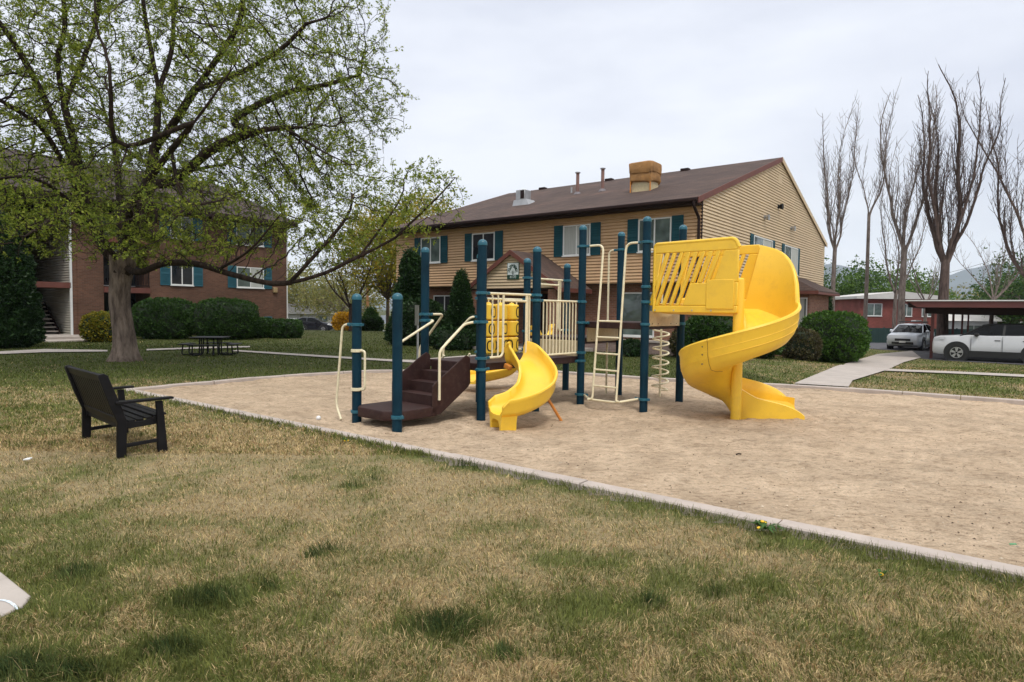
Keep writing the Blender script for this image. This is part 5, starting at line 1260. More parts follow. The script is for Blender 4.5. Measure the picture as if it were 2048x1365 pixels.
nt.links.new(mr.outputs[0], rp.inputs[0])
mp_ = wn('ShaderNodeMapping'); mp_.inputs['Scale'].default_value = (1, 1, 3.2); nt.links.new(tc.outputs['Generated'], mp_.inputs[0])
nz = wn('ShaderNodeTexNoise'); nz.inputs['Scale'].default_value = 2.3; nz.inputs['Detail'].default_value = 5; nz.inputs['Roughness'].default_value = .5; nt.links.new(mp_.outputs[0], nz.inputs['Vector'])
rp2 = wn('ShaderNodeValToRGB'); e2 = rp2.color_ramp.elements; e2[0].position = .30; e2[0].color = (.76, .77, .815, 1); e2[1].position = .62; e2[1].color = (1.04, 1.035, 1.02, 1); nt.links.new(nz.outputs[0], rp2.inputs[0])
mx_ = wn('ShaderNodeMix', data_type='RGBA', blend_type='MULTIPLY'); mx_.inputs[0].default_value = 1; nt.links.new(rp.outputs[0], mx_.inputs[6]); nt.links.new(rp2.outputs[0], mx_.inputs[7])
vm = wn('ShaderNodeVectorMath', operation='SCALE'); vm.inputs['Scale'].default_value = 11.4; nt.links.new(mx_.outputs[2], vm.inputs[0])
# sky above the view scaled brighter to add light on the ground
mr2 = wn('ShaderNodeMapRange'); nt.links.new(sp_.outputs[2], mr2.inputs[0]); mr2.inputs[1].default_value = .45; mr2.inputs[2].default_value = 1; mr2.inputs[3].default_value = 1; mr2.inputs[4].default_value = 1.4
vm2 = wn('ShaderNodeVectorMath', operation='SCALE'); nt.links.new(vm.outputs[0], vm2.inputs[0]); nt.links.new(mr2.outputs[0], vm2.inputs['Scale'])
mf = wn('ShaderNodeMix', data_type='RGBA'); mf.inputs[0].default_value = .93; nt.links.new(sky.outputs[0], mf.inputs[6]); nt.links.new(vm2.outputs[0], mf.inputs[7])
nt.links.new(mf.outputs[2], bg.inputs[0]); bg.inputs[1].default_value = .085; nt.links.new(bg.outputs[0], out.inputs[0])
sun = bpy.data.lights.new('sun', 'SUN'); sun.energy = 1.5; sun.angle = R(10); sun.color = (1, .95, .87); so_ = bpy.data.objects.new('sun', sun); C.objects.link(so_)
dv_ = Vector((math.sin(R(SUN_AZ)) * math.cos(R(SUN_EL)), math.cos(R(SUN_AZ)) * math.cos(R(SUN_EL)), math.sin(R(SUN_EL)))); so_.rotation_euler = dv_.to_track_quat('Z', 'Y').to_euler(); so_.location = (0, 0, 40)
SC.view_settings.view_transform = 'Standard'; SC.view_settings.look = 'None'; SC.view_settings.exposure = 0.38; SC.view_settings.gamma = 1
SC.cycles.volume_bounces = 1; SC.cycles.max_bounces = 8; SC.cycles.transparent_max_bounces = 8; SC.cycles.use_denoising = True
# air: one closed box of pale even haze round everything
hz = N('haze'); pv = hz.n('ShaderNodeVolumePrincipled'); pv.inputs['Color'].default_value = (.74, .84, 1.0, 1); pv.inputs['Density'].default_value = 1.3e-4; pv.inputs['Anisotropy'].default_value = .1; hz.l(pv.outputs[0], hz.out.inputs['Volume'])
# ---------------------------------------------------------------- vegetation
def leaf_arrays(P, D, size, n_per, spread, r, aspect=.5, drop=.0):
    """P (k,3) cluster centres, D (k,3) directions; returns verts / quads of small bent leaves"""
    k = len(P); n = k * n_per; c = np.repeat(P, n_per, 0) + (r.random((n, 3)) - .5) * 2 * spread
    d = r.normal(size=(n, 3)) + np.repeat(D, n_per, 0) * .8; d[:, 2] -= drop; d /= np.linalg.norm(d, axis=1)[:, None] + 1e-9
    q = r.normal(size=(n, 3)); s = np.cross(d, q); s /= np.linalg.norm(s, axis=1)[:, None] + 1e-9
    sz = size * (r.random(n) ** 1.5 * 1.15 + .5); L_ = sz[:, None]; W_ = (sz * aspect)[:, None]
    up = np.cross(s, d) * (sz * .15)[:, None]
    V = np.stack([c, c + d * L_ * .5 + s * W_ * .5 + up, c + d * L_, c + d * L_ * .5 - s * W_ * .5 + up], 1).reshape(-1, 3)
    return V, np.arange(n * 4).reshape(-1, 4)
def quads(name, V, Fq, m, parent=None): return fastmesh(name, V, Fq, 4, m, parent)
def grow(seeds, attr, D, di, dk, steps, r, trop=.0):
    """space colonisation; seeds = list of (pos, parent index)"""
    pos = [np.array(p, float) for p, _ in seeds]; par = [q for _, q in seeds]
    A = np.array(attr, float); alive = np.ones(len(A), bool); best = np.full(len(A), 1e9); bi = np.zeros(len(A), int)
    def upd(i0):
        N_ = np.array(pos[i0:]);
        for c in range(0, len(N_), 200):
            d = np.linalg.norm(A[:, None] - N_[None, c:c + 200], axis=2); j = d.argmin(1); v = d[np.arange(len(A)), j]; m_ = v < best
            best[m_] = v[m_]; bi[m_] = j[m_] + i0 + c
    upd(0)
    for _ in range(steps):
        m_ = alive & (best < di)
        if not m_.any(): break
        idx = np.nonzero(m_)[0]; P_ = np.array(pos); dirs = A[idx] - P_[bi[idx]]; dirs /= np.linalg.norm(dirs, axis=1)[:, None] + 1e-9
        acc = {}
        S = np.zeros((len(pos), 3)); np.add.at(S, bi[idx], dirs); act = np.unique(bi[idx]); i0 = len(pos)
        for a in act:
            v = S[a]; l_ = np.linalg.norm(v)
            if l_ < .05: v = r.normal(size=3); l_ = np.linalg.norm(v)
            v = v / l_ + r.normal(size=3) * .16; v[2] += trop; v /= np.linalg.norm(v)
            pos.append(P_[a] + v * D); par.append(int(a))
        upd(i0); alive &= best > dk
    return np.array(pos), par
def tree_mesh(pos, par, rt, rexp, rtip, m, name, parent, rmax=None, fixed=None):
    n = len(pos); w = np.zeros(n); ch = [[] for _ in range(n)]
    for i, p in enumerate(par):
        if p >= 0: ch[p].append(i)
    rad = np.zeros(n)
    for i in range(n - 1, -1, -1):
        if not ch[i]: rad[i] = rtip ** rexp
        if rad[i] == 0: rad[i] = rtip ** rexp
        if par[i] >= 0: rad[par[i]] += rad[i]
    rad = rad ** (1 / rexp); sc = rt / rad[0]; big = rad > rtip * 2
    rad = np.where(big, rtip * 2 + (rad - rtip * 2) * (rt - rtip * 2) / max(1e-6, rad[0] - rtip * 2), rad)
    if fixed: 
        for i, v in fixed.items(): rad[i] = max(rad[i], v)
    if rmax: rad[:13] = np.minimum(rad[:13], rmax)
    mb = MB()
    # follow the thickest child into chains
    stack = [(0, -1)]
    while stack:
        s, pr = stack.pop(); chain = [s] if pr < 0 else [pr, s]; c = s
        while ch[c]:
            k = sorted(ch[c], key=lambda q: -rad[q]); 
            for q in k[1:]: stack.append((q, c))
            c = k[0]; chain.append(c)
        rs = [rad[q] for q in chain]
        if pr >= 0: rs[0] = rs[1]
        r0 = max(rs); nn = 12 if r0 > .12 else (7 if r0 > .04 else (5 if r0 > .016 else 3))
        if len(chain) > 1: mb.tube([Vector(pos[q]) for q in chain], rs, nn, cap=False)
    return mb.build(name, m, parent, smooth=True, recalc=False, ang=80), rad, ch
def ell(c, rr_, n, r, shell=.0):
    v = r.normal(size=(n, 3)); v /= np.linalg.norm(v, axis=1)[:, None]; q = (shell + (1 - shell) * r.random(n)) ** (1 / 2.4); return np.array(c) + v * q[:, None] * np.array(rr_)
# ---- the big tree on the left
rb = np.random.default_rng(11)
b0 = gt(246, 722); YB = b0.y; print('TREE', b0)
tree = empty('leafing_tree', b0, 0, 'big spreading tree with fresh green spring leaves on the left lawn', 'tree'); bz = Vector(b0)
def limb(seeds, start, pts):
    """pts = (px, py, Y); adds interpolated nodes"""
    i = start; P = [Vector(seeds[start][0])] + [at(*p) - bz for p in pts]; S = spline(P, 7)
    prev = S[0]; acc = prev
    for q in S[1:]:
        if (q - acc).length > .17: seeds.append((tuple(q), i)); i = len(seeds) - 1; acc = q
    return i
seeds = [((0, 0, -.2), -1)]; i = 0
for k in range(1, 16): seeds.append(((.06 * math.sin(k * .5), .0, -.2 + k * .2), i)); i = len(seeds) - 1
top = i; fk = top - 1
Y = YB
l1 = limb(seeds, fk, [(205, 490, Y - .1), (170, 380, Y - .3), (152, 300, Y - .5), (128, 210, Y - .7)]); e1 = limb(seeds, l1, [(115, 120, Y - 1), (130, 50, Y - 1.2), (120, -60, Y - 1.4)]); limb(seeds, l1, [(170, 110, Y - .3), (195, 30, Y - .2), (200, -80, Y)])
limb(seeds, l1 - 12, [(100, 280, Y - 1.6), (40, 225, Y - 2.6), (-40, 180, Y - 3.4)])
limb(seeds, l1 - 7, [(85, 190, Y - 1), (30, 90, Y - 1.6), (-20, 20, Y - 2)])
l3 = limb(seeds, top, [(262, 470, Y + .2), (296, 370, Y + .6), (312, 270, Y + .9), (318, 180, Y + 1)]); limb(seeds, l3, [(300, 90, Y + .9), (285, -10, Y + .8), (280, -120, Y + .7)]); limb(seeds, l3, [(345, 90, Y + 1.3), (345, -20, Y + 1.5), (350, -110, Y + 1.6)])
l4 = limb(seeds, l3 - 9, [(345, 250, Y + .2), (390, 180, Y - .2), (440, 110, Y - .5)]); limb(seeds, l4, [(480, 40, Y - .7), (490, -60, Y - .8)]); limb(seeds, l4 - 4, [(470, 150, Y - .9), (560, 100, Y - 1.3), (620, 40, Y - 1.5)])
l5 = limb(seeds, l3 - 14, [(350, 360, Y - .2), (430, 295, Y - .8), (520, 262, Y - 1.3), (610, 255, Y - 1.7)]); limb(seeds, l5 - 8, [(470, 240, Y - .2), (560, 190, Y + .3), (650, 170, Y + .6), (720, 150, Y + .8)]); limb(seeds, l5 - 3, [(640, 300, Y - 2.4), (700, 330, Y - 2.8)])
l7 = limb(seeds, fk - 0, [(278, 545, Y - .5), (330, 527, Y - .9), (400, 530, Y - 1.3), (465, 550, Y - 1.6), (555, 568, Y - 2), (640, 550, Y - 2.3), (700, 522, Y - 2.5), (780, 482, Y - 2.7), (855, 435, Y - 2.8)])
limb(seeds, l7 - 14, [(690, 440, Y - 2.4), (705, 380, Y - 2.2)]); limb(seeds, l7 - 6, [(800, 400, Y - 2.8), (808, 345, Y - 2.8)]); limb(seeds, l7 - 3, [(880, 390, Y - 3), (915, 350, Y - 3)])
limb(seeds, l7 - 24, [(500, 500, Y - 2.8), (560, 430, Y - 3.4)])
l8 = limb(seeds, fk + 0, [(195, 470, Y - 1), (130, 395, Y - 2.2), (60, 355, Y - 3.2), (-20, 360, Y - 4)]); limb(seeds, l8 - 8, [(100, 440, Y - 3), (40, 480, Y - 3.6)])
lf = limb(seeds, top, [(262, 420, Y - 1.2), (320, 330, Y - 2.4), (400, 230, Y - 3.4), (470, 130, Y - 4)]); limb(seeds, lf - 8, [(240, 290, Y - 3.2), (220, 160, Y - 4)]); limb(seeds, lf - 12, [(370, 400, Y - 3), (450, 400, Y - 3.8), (520, 380, Y - 4.4)])
lb = limb(seeds, top, [(240, 400, Y + 1.5), (230, 300, Y + 2.8), (200, 190, Y + 3.8)]); limb(seeds, lb - 6, [(330, 340, Y + 3), (450, 330, Y + 4)])
def wc(px, py, yy): p = at(px, py, yy) - bz; return (p.x, p.y, p.z)
attr = np.concatenate([
    ell(wc(300, 170, Y), (6.2, 4.6, 4.9), 11500, rb, .1), ell(wc(620, 180, Y - .5), (2.4, 2.4, 2.9), 1700, rb), ell(wc(600, 400, Y - 1.4), (2.7, 2.0, 1.9), 1500, rb),
    ell(wc(690, 470, Y - 2.2), (1.7, 1.5, 1.0), 600, rb), ell(wc(830, 400, Y - 2.8), (1.25, .9, 1.0), 380, rb), ell(wc(300, 430, Y - 3), (3.2, 1.8, 1.25), 800, rb),
    ell(wc(60, 440, Y - 3), (2.6, 2.0, 1.5), 600, rb), ell(wc(-40, 150, Y - 1), (3, 3, 4), 900, rb), ell(wc(745, 210, Y - .6), (1.15, 1.5, 1.1), 260, rb), ell(wc(700, 40, Y - .6), (1.2, 1.8, 1.4), 260, rb)])
# keep the view under the crown open and the sky edge on the right clean
ok_ = attr[:, 2] > 2.5 - .0
attr = attr[ok_]
pos, par = grow(seeds, attr, .17, 1.5, .22, 80, rb, .015); print('nodes', len(pos))
wood, rad, ch = tree_mesh(pos, par, .28, 2.15, .0055, BARKD, 'crown', tree, rmax=.15)
wood.name = 'branches'
# trunk with flare
mb = MB(); rings = []
for k in range(26):
    z_ = -.25 + k * .125; fl = .27 * math.exp(-max(0, z_) * 3.2); r_ = .25 + fl * .62 + (.07 * sm((z_ - 2.0) / .9)); ring = []
    for j in range(40):
        a_ = 2 * math.pi * j / 40; w = 1 + (.05 + .5 * fl) * math.sin(5 * a_ + .7 * math.sin(z_ * .8)) * .7 + .035 * math.sin(11 * a_ + z_ * 1.3) + .02 * math.sin(23 * a_)
        ring.append((math.cos(a_) * r_ * w + .06 * math.sin(k * .3), math.sin(a_) * r_ * w, z_))
    rings.append(ring)
mb.loft(rings); mb.build('trunk', BARK, tree, smooth=True, ang=60)
# leaves on thin twigs
def twig_nodes(pos, rad, ch, par, rmax): return [i for i in range(len(pos)) if rad[i] < rmax and par[i] >= 0]
tn = [i for i in twig_nodes(pos, rad, ch, par, .017)]
P = pos[tn]; Dn = pos[tn] - pos[[par[i] for i in tn]]; Dn /= np.linalg.norm(Dn, axis=1)[:, None]
cn = fbm(P[:, 0] * 1.3 + P[:, 2] * 1.1, P[:, 1] * 1.3 - P[:, 2] * .6, .9, 4, 3); keep = rb.random(len(P)) < np.clip((cn - .30) * 3.8, .2, 1); P, Dn = P[keep], Dn[keep]; print('twigs', len(P))
# little spurs
mb = MB(); spP, spD = [], []
for p, d in zip(P, Dn):
    for _ in range(1 if rb.random() < .45 else 2):
        v = d * .6 + rb.normal(size=3) * .6; v[2] += .25; v /= np.linalg.norm(v); l_ = rb.uniform(.07, .20); q = p + v * l_; mb.tube([Vector(p), Vector(q)], [.0045, .0025], 3, cap=False); spP.append(q); spD.append(v)
        if l_ > .12: spP.append((p + q) / 2); spD.append(v)
mb.build('twigs', BARKD, tree, recalc=False)
LF1 = leafmat('spring_leaf', [(.13, .19, .025), (.21, .28, .035), (.30, .36, .05), (.40, .44, .08), (.17, .24, .03)], .5)
V, Fq = leaf_arrays(np.array(spP), np.array(spD), .060, 7, .045, rb, .5); print('leaves', len(Fq))
quads('foliage', V, Fq, LF1, tree)

# ---- bare poplars on the right
def bare_tree(label, base, ztop, r0, forkz, stems, spread, seed, name='bare_tree', lean=0., m=BARKP, sub=1.0, grp=None):
    r = random.Random(seed); o = empty(name, base, 0, label, 'tree', grp); H = (ztop - base[2]) * 1.02; r0 = r0 * .86; wood = MB(); tr = MB()
    def grow_(p, d, L_, r_, depth, m_):
        n = max(4, int(L_ / .30)); pts = [p]; rs = [r_]; step = L_ / n
        for k in range(n):
            d = (d + Vector((r.uniform(-1, 1), r.uniform(-1, 1), 0)) * .11 + Vector((0, 0, .19 if depth else .05))).normalized(); p = p + d * step; pts.append(p); rr_ = r_ * (1 - .88 * ((k + 1) / n) ** (.6 if depth == 0 else 1)) ; rs.append(max(.008, rr_))
            if depth < 4 and k > (1 if depth else 0) and r.random() < (.88 if depth < 2 else .66) * sub and L_ * (1 - k / n) > .6:
                a_ = r.uniform(0, 6.28); out_ = Vector((math.cos(a_), math.sin(a_), .9 + r.random())).normalized(); dd = (d * .75 + out_ * .6).normalized()
                ll = L_ * (1 - k / n) * (r.uniform(.12, .34) if r.random() < .6 else r.uniform(.3, .62))
                if ll > .35: grow_(p, dd, ll, max(.009, min(.05, rr_ * r.uniform(.34, .52))), depth + 1, m_)
        m_.tube(pts, rs, 8 if r_ > .1 else (5 if r_ > .035 else 3), cap=False)
        if L_ > 1.0:
            for q in range(2, n):
                if r.random() < .75:
                    a_ = r.uniform(0, 6.28); o_ = Vector((math.cos(a_), math.sin(a_), r.uniform(.7, 2.2))).normalized(); t1 = pts[q] + o_ * r.uniform(.2, .5); t2 = t1 + (o_ + Vector((r.uniform(-.3, .3), 0, .6))).normalized() * r.uniform(.2, .6); m_.tube([pts[q], t1, t2], [.013, .010, .005], 3, cap=False)
    fp = Vector((lean * forkz * .05, 0, forkz))
    tr.tube([Vector((0, 0, -1.2)), Vector((0, 0, 0)), Vector((0, 0, forkz * .1)), fp * .5 + Vector((r.uniform(-.1, .1), 0, 0)), fp], [r0 * 1.5, r0 * 1.3, r0 * 1.05, r0 * .93, r0 * .74], 14)
    tr.build('trunk', m, o, smooth=True)
    for k in range(stems):
        a_ = 2 * math.pi * (k + r.uniform(-.2, .2)) / stems + seed; d = Vector((math.cos(a_) * spread * 1.25, math.sin(a_) * spread * 1.1, 1)).normalized(); Lk = (H - forkz) * r.uniform(.8, 1.0) * (1.05 if k == 0 else 1)
        grow_(fp - Vector((0, 0, .35)), d, Lk, r0 * (.66 if k == 0 else r.uniform(.42, .54)), 0, wood)
    wood.build('branches', m, o, smooth=True, recalc=False, ang=80)
    return o
def base_at(px, Yd): p = at(px, 640, Yd); return (p.x, p.y, T(p.x, p.y))
def ztop(py, Yd, px=1800): return at(px, py, Yd).z
BM2 = barkmat('dark_poplar_bark', (.05, .035, .03), (.14, .10, .085), 8)
bare_tree('bare forked tree closest to the tan building gable', base_at(1665, 44), ztop(205, 44), .19, 6.8, 4, .34, 3)
bare_tree('slender pale bare tree, second from the tan building gable', base_at(1730, 47), ztop(175, 47), .16, 9.5, 2, .12, 5)
bare_tree('tall bare tree directly behind the silver wagon', base_at(1803, 43), ztop(105, 43), .26, 6.4, 3, .20, 8)
bare_tree('crooked thin bare tree leaning beside the tall one behind the wagon', base_at(1790, 48), ztop(330, 48), .17, 4.0, 3, .42, 21)
bare_tree('thick bare tree with many upright limbs rising behind the carport corner', base_at(1886, 41), ztop(95, 41), .37, 5.6, 6, .42, 13, m=BM2)
bare_tree('bare tree behind the carport at the right photo edge', base_at(2062, 38), ztop(130, 38), .33, 4.2, 5, .55, 17, m=BM2)
bare_tree('small twiggy bare tree between the wagon and the carport', base_at(1850, 52), ztop(470, 52), .16, 3.6, 4, .7, 29)
bare_tree('twiggy bare tree low over the carport roof', base_at(1985, 50), ztop(410, 50), .18, 3.8, 4, .7, 31)

# ---- leafy background trees (clumped crowns)
def leafy(label, base, H, Rr, cols, seed, name='leafy_tree', leaf=.22, ncl=90, per=70, tr_r=.2, cz=.62, squash=.8, bark=BARK, trans=.35, gap=.34):
    r = np.random.default_rng(seed); o = empty(name, base, 0, label, 'tree'); mb = MB(); fork = Vector((0, 0, H * .25)); mb.tube([(0, 0, -1), (0, 0, 0), tuple(fork)], [tr_r * 1.4, tr_r * 1.1, tr_r * .8], 9)
    cl = ell((0, 0, H * cz), (Rr, Rr, H * (1 - cz) * squash * 1.1), ncl, r, .35); cl = cl[cl[:, 2] > H * .16]
    for c in cl[::2]:
        mid = fork.lerp(Vector(c), .5) + Vector((0, 0, .3)); mb.tube([fork, mid, Vector(c)], [tr_r * .35, tr_r * .2, .02], 4, cap=False)
    mb.build('trunk', bark, o, smooth=True, recalc=False)
    k = len(cl); V, Fq = leaf_arrays(np.repeat(cl, per // 4, 0) + r.normal(size=(k * (per // 4), 3)) * Rr * gap * .5, np.zeros((k * (per // 4), 3)), leaf, 4, leaf * 1.2, r, .6)
    quads('crown', V, Fq, cols if not isinstance(cols, list) else leafmat('leaf', cols, trans), o); return o
LG = leafmat('spring_green_leaf', [(.06, .13, .02), (.10, .19, .03), (.15, .25, .045), (.08, .15, .03)], .4)
LGD = leafmat('mid_green_leaf', [(.035, .085, .018), (.06, .12, .025), (.09, .16, .03)], .3)
LOL = leafmat('olive_haze_leaf', [(.20, .21, .06), (.27, .25, .075), (.18, .20, .06), (.30, .26, .09)], .4)
LYG = leafmat('yellow_green_leaf', [(.30, .31, .035), (.40, .34, .04), (.24, .29, .045), (.46, .32, .035)], .5)
leafy('spreading green tree behind the red brick house, nearest the tan gable', base_at(1690, 82), 9.2, 5.2, LGD, 1, ncl=110, per=70, leaf=.3)
leafy('largest of the round green trees behind the red brick house', base_at(1765, 78), 8.6, 5.6, LG, 2, ncl=110, per=80, leaf=.3)
leafy('smaller green tree between the red brick house and the carport', base_at(1838, 85), 6.8, 4.2, LG, 3, ncl=70, per=60, leaf=.3)
leafy('dense green tree above the carport roof', base_at(2015, 66), 6.6, 3.4, LGD, 4, ncl=90, per=80, leaf=.26)
leafy('green tree above the carport at the right photo edge', base_at(2075, 60), 8.6, 4.4, LGD, 5, ncl=90, per=80, leaf=.26)
leafy('low green tree beneath the far end of the carport', base_at(2010, 80), 5.0, 4.0, LG, 6, ncl=60, per=60, leaf=.3)
leafy('pale olive willow across the far left street', base_at(620, 96), 8.4, 7.0, LOL, 7, ncl=120, per=80, leaf=.32)
leafy('olive budding tree behind the yellow hedge', base_at(690, 80), 6.6, 5.4, LOL, 8, ncl=90, per=60, leaf=.28)
leafy('yellow green tree left of the tan building', base_at(775, 46), 9.0, 3.2, LYG, 9, ncl=150, per=150, leaf=.15, tr_r=.12, gap=.42)
leafy('golden green tree rising over the tan building roof end', base_at(850, 44), 9.9, 2.6, LYG, 10, ncl=110, per=130, leaf=.14, tr_r=.12)
bare_tree('small dark wide branching bare tree behind the yellow hedge', base_at(702, 44), ztop(470, 44), .17, 1.9, 6, 1.0, 41, m=BARKD)
leafy('olive tree on the far right behind the houses', base_at(1900, 95), 6.5, 6, LOL, 12, ncl=70, per=60, leaf=.32)

# ---- hedges and shrubs
def hedge(label, c, w, d, h, rz, m, n, leaf=.06, e=3.2, seed=0, name='hedge', cat='hedge', grp=None, base=.03, core=None, amp=.05, shell=.07, top_m=None):
    r = np.random.default_rng(seed + 5); o = empty(name, (c[0], c[1], T(c[0], c[1])), rz, label, cat, grp)
    cm = core or HCORE
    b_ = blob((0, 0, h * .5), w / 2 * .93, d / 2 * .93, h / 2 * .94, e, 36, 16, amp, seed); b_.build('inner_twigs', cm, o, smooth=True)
    th = r.random(n) * 2 * np.pi; u_ = r.random(n) * 2 - 1; ph = np.arcsin(u_)
    g_ = lambda v: np.sign(v) * np.abs(v) ** (2 / e)
    # sample on the superellipsoid surface (roughly even)
    v = r.normal(size=(n, 3)); v /= (np.abs(v) ** e).sum(1)[:, None] ** (1 / e)
    wv = 1 + (fbm(v[:, 0] * w * 2 + seed * 7, v[:, 1] * 2 + v[:, 2] * h * 2, .55, seed, 3) - .5) * amp * 4
    s_ = (1 - r.random(n) ** 2 * shell)[:, None]; P = v * np.array([w / 2, d / 2, h / 2]) * wv[:, None] * s_ + np.array([0, 0, h / 2])
    gp_ = fbm(P[:, 0] * 1.0 + P[:, 2] * .7 + seed, P[:, 1] + P[:, 2] * 1.1, .22, seed + 3, 3); P = P[(P[:, 2] > base) & (r.random(len(P)) < np.clip((gp_ - .36) * 5, .15, 1))]; D_ = P - np.array([0, 0, h / 2]); D_ /= np.linalg.norm(D_, axis=1)[:, None]; D_[:, 2] += .5
    V, Fq = leaf_arrays(P, D_, leaf, 2, leaf * .5, r, .6); quads('foliage', V, Fq, m, o); return o
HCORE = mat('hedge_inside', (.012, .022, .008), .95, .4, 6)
HG = leafmat('hedge_leaf', [(.024, .062, .012), (.036, .09, .016), (.06, .125, .022), (.03, .075, .014)], .25)
HB = leafmat('bright_hedge_leaf', [(.04, .10, .014), (.065, .15, .02), (.10, .20, .03), (.05, .12, .02)], .3)
HD = leafmat('dark_shrub_leaf', [(.012, .035, .010), (.02, .055, .014), (.035, .08, .02), (.018, .045, .012)], .15)
HBR = leafmat('bronze_shrub_leaf', [(.07, .055, .035), (.10, .085, .04), (.06, .06, .03), (.12, .12, .04)], .2)
HY = leafmat('golden_shrub_leaf', [(.30, .24, .02), (.38, .28, .02), (.12, .17, .03), (.20, .22, .03)], .3)
FY = leafmat('forsythia_blossom', [(.60, .32, .015), (.70, .40, .02), (.50, .27, .02)], .3)
def hp(px, py, Yd=None): p = gt(px, py) if Yd is None else at(px, py, Yd); return p
def hsize(wpx, Yd): return wpx / F * Yd
# left building hedges
c = gt(330, 680); Yc = c.y + .8; hedge('large clipped green hedge left of its equal twin, brick building', (at(332, 640, Yc).x, Yc), hsize(116, Yc), 1.9, 1.84, .1, HG, 16000, .07, 3, 1)
Yc = c.y + 1.0; hedge('large clipped green hedge right of its equal twin, brick building', (at(450, 640, Yc).x, Yc), hsize(124, Yc), 2.0, 1.86, .1, HG, 16000, .07, 3, 2)
Yc = gt(520, 676).y; hedge('low clipped hedge beside the large pair', (at(522, 650, Yc).x, Yc), hsize(50, Yc), 1.3, .95, .1, HG, 6000, .07, 4, 3)
hedge('low clipped hedge at the outer corner of the brick building', (at(573, 650, Yc).x, Yc), hsize(56, Yc), 1.3, .90, .1, HG, 6000, .07, 4, 4)
Yc = gt(200, 684).y; hedge('golden green shrub between the entrance steps and the big trunk', (at(205, 650, Yc).x, Yc), hsize(68, Yc), 1.3, 1.20, .2, HY, 7000, .07, 3, 5, name='shrub', cat='shrub')
# evergreen mass at the far left
def conifer(label, c, h, r0, m, n, seed, name='evergreen_shrub', leaf=.10, pw=.75, wob=.25, cat='shrub'):
    r = np.random.default_rng(seed); o = empty(name, (c[0], c[1], T(c[0], c[1])), 0, label, cat)
    mb = MB(); rings = []
    def rad_(t_, a_): return r0 * (1 - t_) ** pw * (1 + wob * (fbm(np.array(a_ * 1.5 + seed), np.array(t_ * h * 1.3), .8, seed, 3) - .5) * 2) * np.clip(t_ * 8 + .55, 0, 1)
    for k in range(16):
        t_ = k / 15; rings.append([(math.cos(a_) * float(rad_(t_, a_)) * .86, math.sin(a_) * float(rad_(t_, a_)) * .86, .02 + h * t_ * .98) for a_ in [2 * math.pi * j / 28 for j in range(28)]])
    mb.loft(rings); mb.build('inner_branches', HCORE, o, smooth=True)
    t_ = 1 - np.sqrt(r.random(n)) * .99; a_ = r.random(n) * 2 * np.pi; rr_ = rad_(t_, a_) * (1 - r.random(n) ** 2 * .15) + .02
    P = np.stack([np.cos(a_) * rr_, np.sin(a_) * rr_, h * t_], 1); D_ = np.stack([np.cos(a_), np.sin(a_), np.full(n, .6)], 1)
    V, Fq = leaf_arrays(P, D_, leaf, 3, leaf * .5, r, .45); quads('foliage', V, Fq, m, o); return o
Yc = 22.5; conifer('dark broad evergreen left of the brick building stairs', (at(0, 650, Yc).x, Yc), 5.0, 1.25, HD, 15000, 1, leaf=.10, pw=.45)
Yc = 23.2; hedge('dark low evergreen spilling beside the entrance steps', (at(-30, 640, Yc).x, Yc), 2.4, 1.6, 1.9, 0, HD, 8000, .09, 2.4, 8, name='evergreen_shrub', cat='shrub')
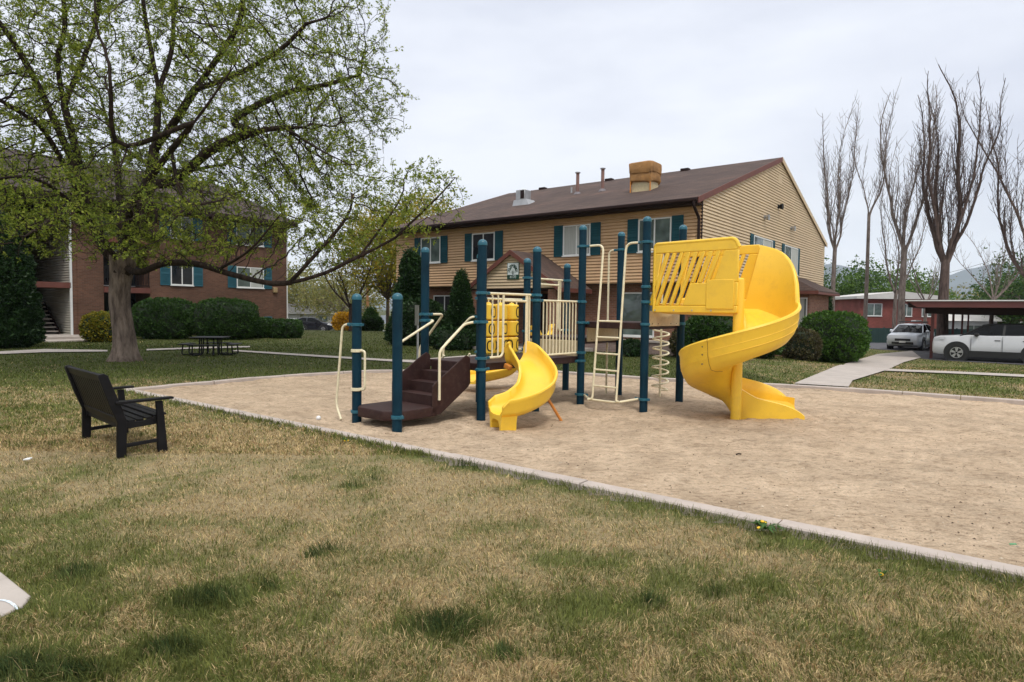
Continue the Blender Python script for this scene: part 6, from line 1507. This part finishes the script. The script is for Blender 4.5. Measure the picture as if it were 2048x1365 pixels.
# junipers at the tan building
Yc = 27.5; conifer('tall dark juniper at the left corner of the tan building', (at(822, 650, Yc).x, Yc), 4.15, .82, HD, 13000, 2, name='juniper', leaf=.12, pw=.5, wob=.4)
Yc = 26.6; hedge('dark evergreen mass below the tall juniper', (at(842, 660, Yc).x, Yc), 1.9, 1.4, 1.9, 0, HD, 8000, .09, 2.4, 9, name='evergreen_shrub', cat='shrub')
Yc = 24.6; conifer('arborvitae with pointed top left of the entrance porch', (at(922, 650, Yc).x, Yc), 3.05, .58, HD, 10000, 3, name='arborvitae', leaf=.09, pw=.6)
Yc = 24.0; hedge('low dark shrub under the porch side', (at(905, 690, Yc).x, Yc), 1.5, 1.0, .8, 0, HD, 4000, .08, 2.6, 10, name='shrub', cat='shrub')
Yc = 21.6; hedge('small round dark shrub by the planter wall', (at(1262, 690, Yc).x, Yc), .75, .6, .55, 0, HD, 2000, .06, 2.4, 11, name='shrub', cat='shrub')
Yc = 20.6; hedge('large loose dark green shrub seen behind the spiral slide', (at(1425, 660, Yc).x, Yc), 1.9, 1.5, 1.42, -.6, HG, 9000, .09, 2.4, 12, name='shrub', cat='shrub', amp=.08)
Yc = 21.4; hedge('dark shrub between the coil climber and spiral slide', (at(1378, 680, Yc).x, Yc), 1.1, 1.1, .95, -.6, HBR, 3500, .08, 2.4, 13, name='shrub', cat='shrub', amp=.08)
Yc = 22.0; hedge('dark green shrub directly behind the lower spiral turn', (at(1505, 690, Yc).x, Yc), 1.9, 1.5, 1.05, -.6, HG, 6000, .09, 2.4, 14, name='shrub', cat='shrub', amp=.08)
Yc = 25.0; hedge('rounded bronze brown shrub by the side bay', (at(1601, 660, Yc).x, Yc), 1.45, 1.5, 1.22, -.6, HBR, 7000, .07, 2.6, 15, name='shrub', cat='shrub')
Yc = 27.2; hedge('big clipped bright green hedge on the right of the tan building', (at(1668, 650, Yc).x, Yc), 2.5, 2.8, 2.05, -.6, HB, 16000, .08, 3, 16)
Yc = 38.5; conifer('narrow dark cypress behind the tan gable corner', (at(1651, 600, Yc).x, Yc), 3.7, .45, HD, 3500, 6, name='cypress', leaf=.12, pw=.35)
# far left hedges
Yc = 56; hedge('bright yellow forsythia hedge on the far left street', (at(689, 655, Yc).x, Yc), 1.75, 1.4, 1.55, 0, FY, 5000, .13, 3.5, 17, core=mat('forsythia_inside', (.25, .12, .01), .9))
Yc = 50; hedge('low dark green hedge right of the forsythia', (at(742, 655, Yc).x, Yc), 1.7, 1.2, 1.05, 0, HG, 4000, .12, 4, 18)
Yc = 54; conifer('small bright green bush behind the low dark hedge', (at(742, 640, Yc).x, Yc), 2.1, .75, HG, 3000, 19, name='shrub', leaf=.14, pw=.5)
hb = MB().box((-4600, -3900, -60), (4600, 4300, 480)).build('haze', hz.m); hb['kind'] = 'stuff'
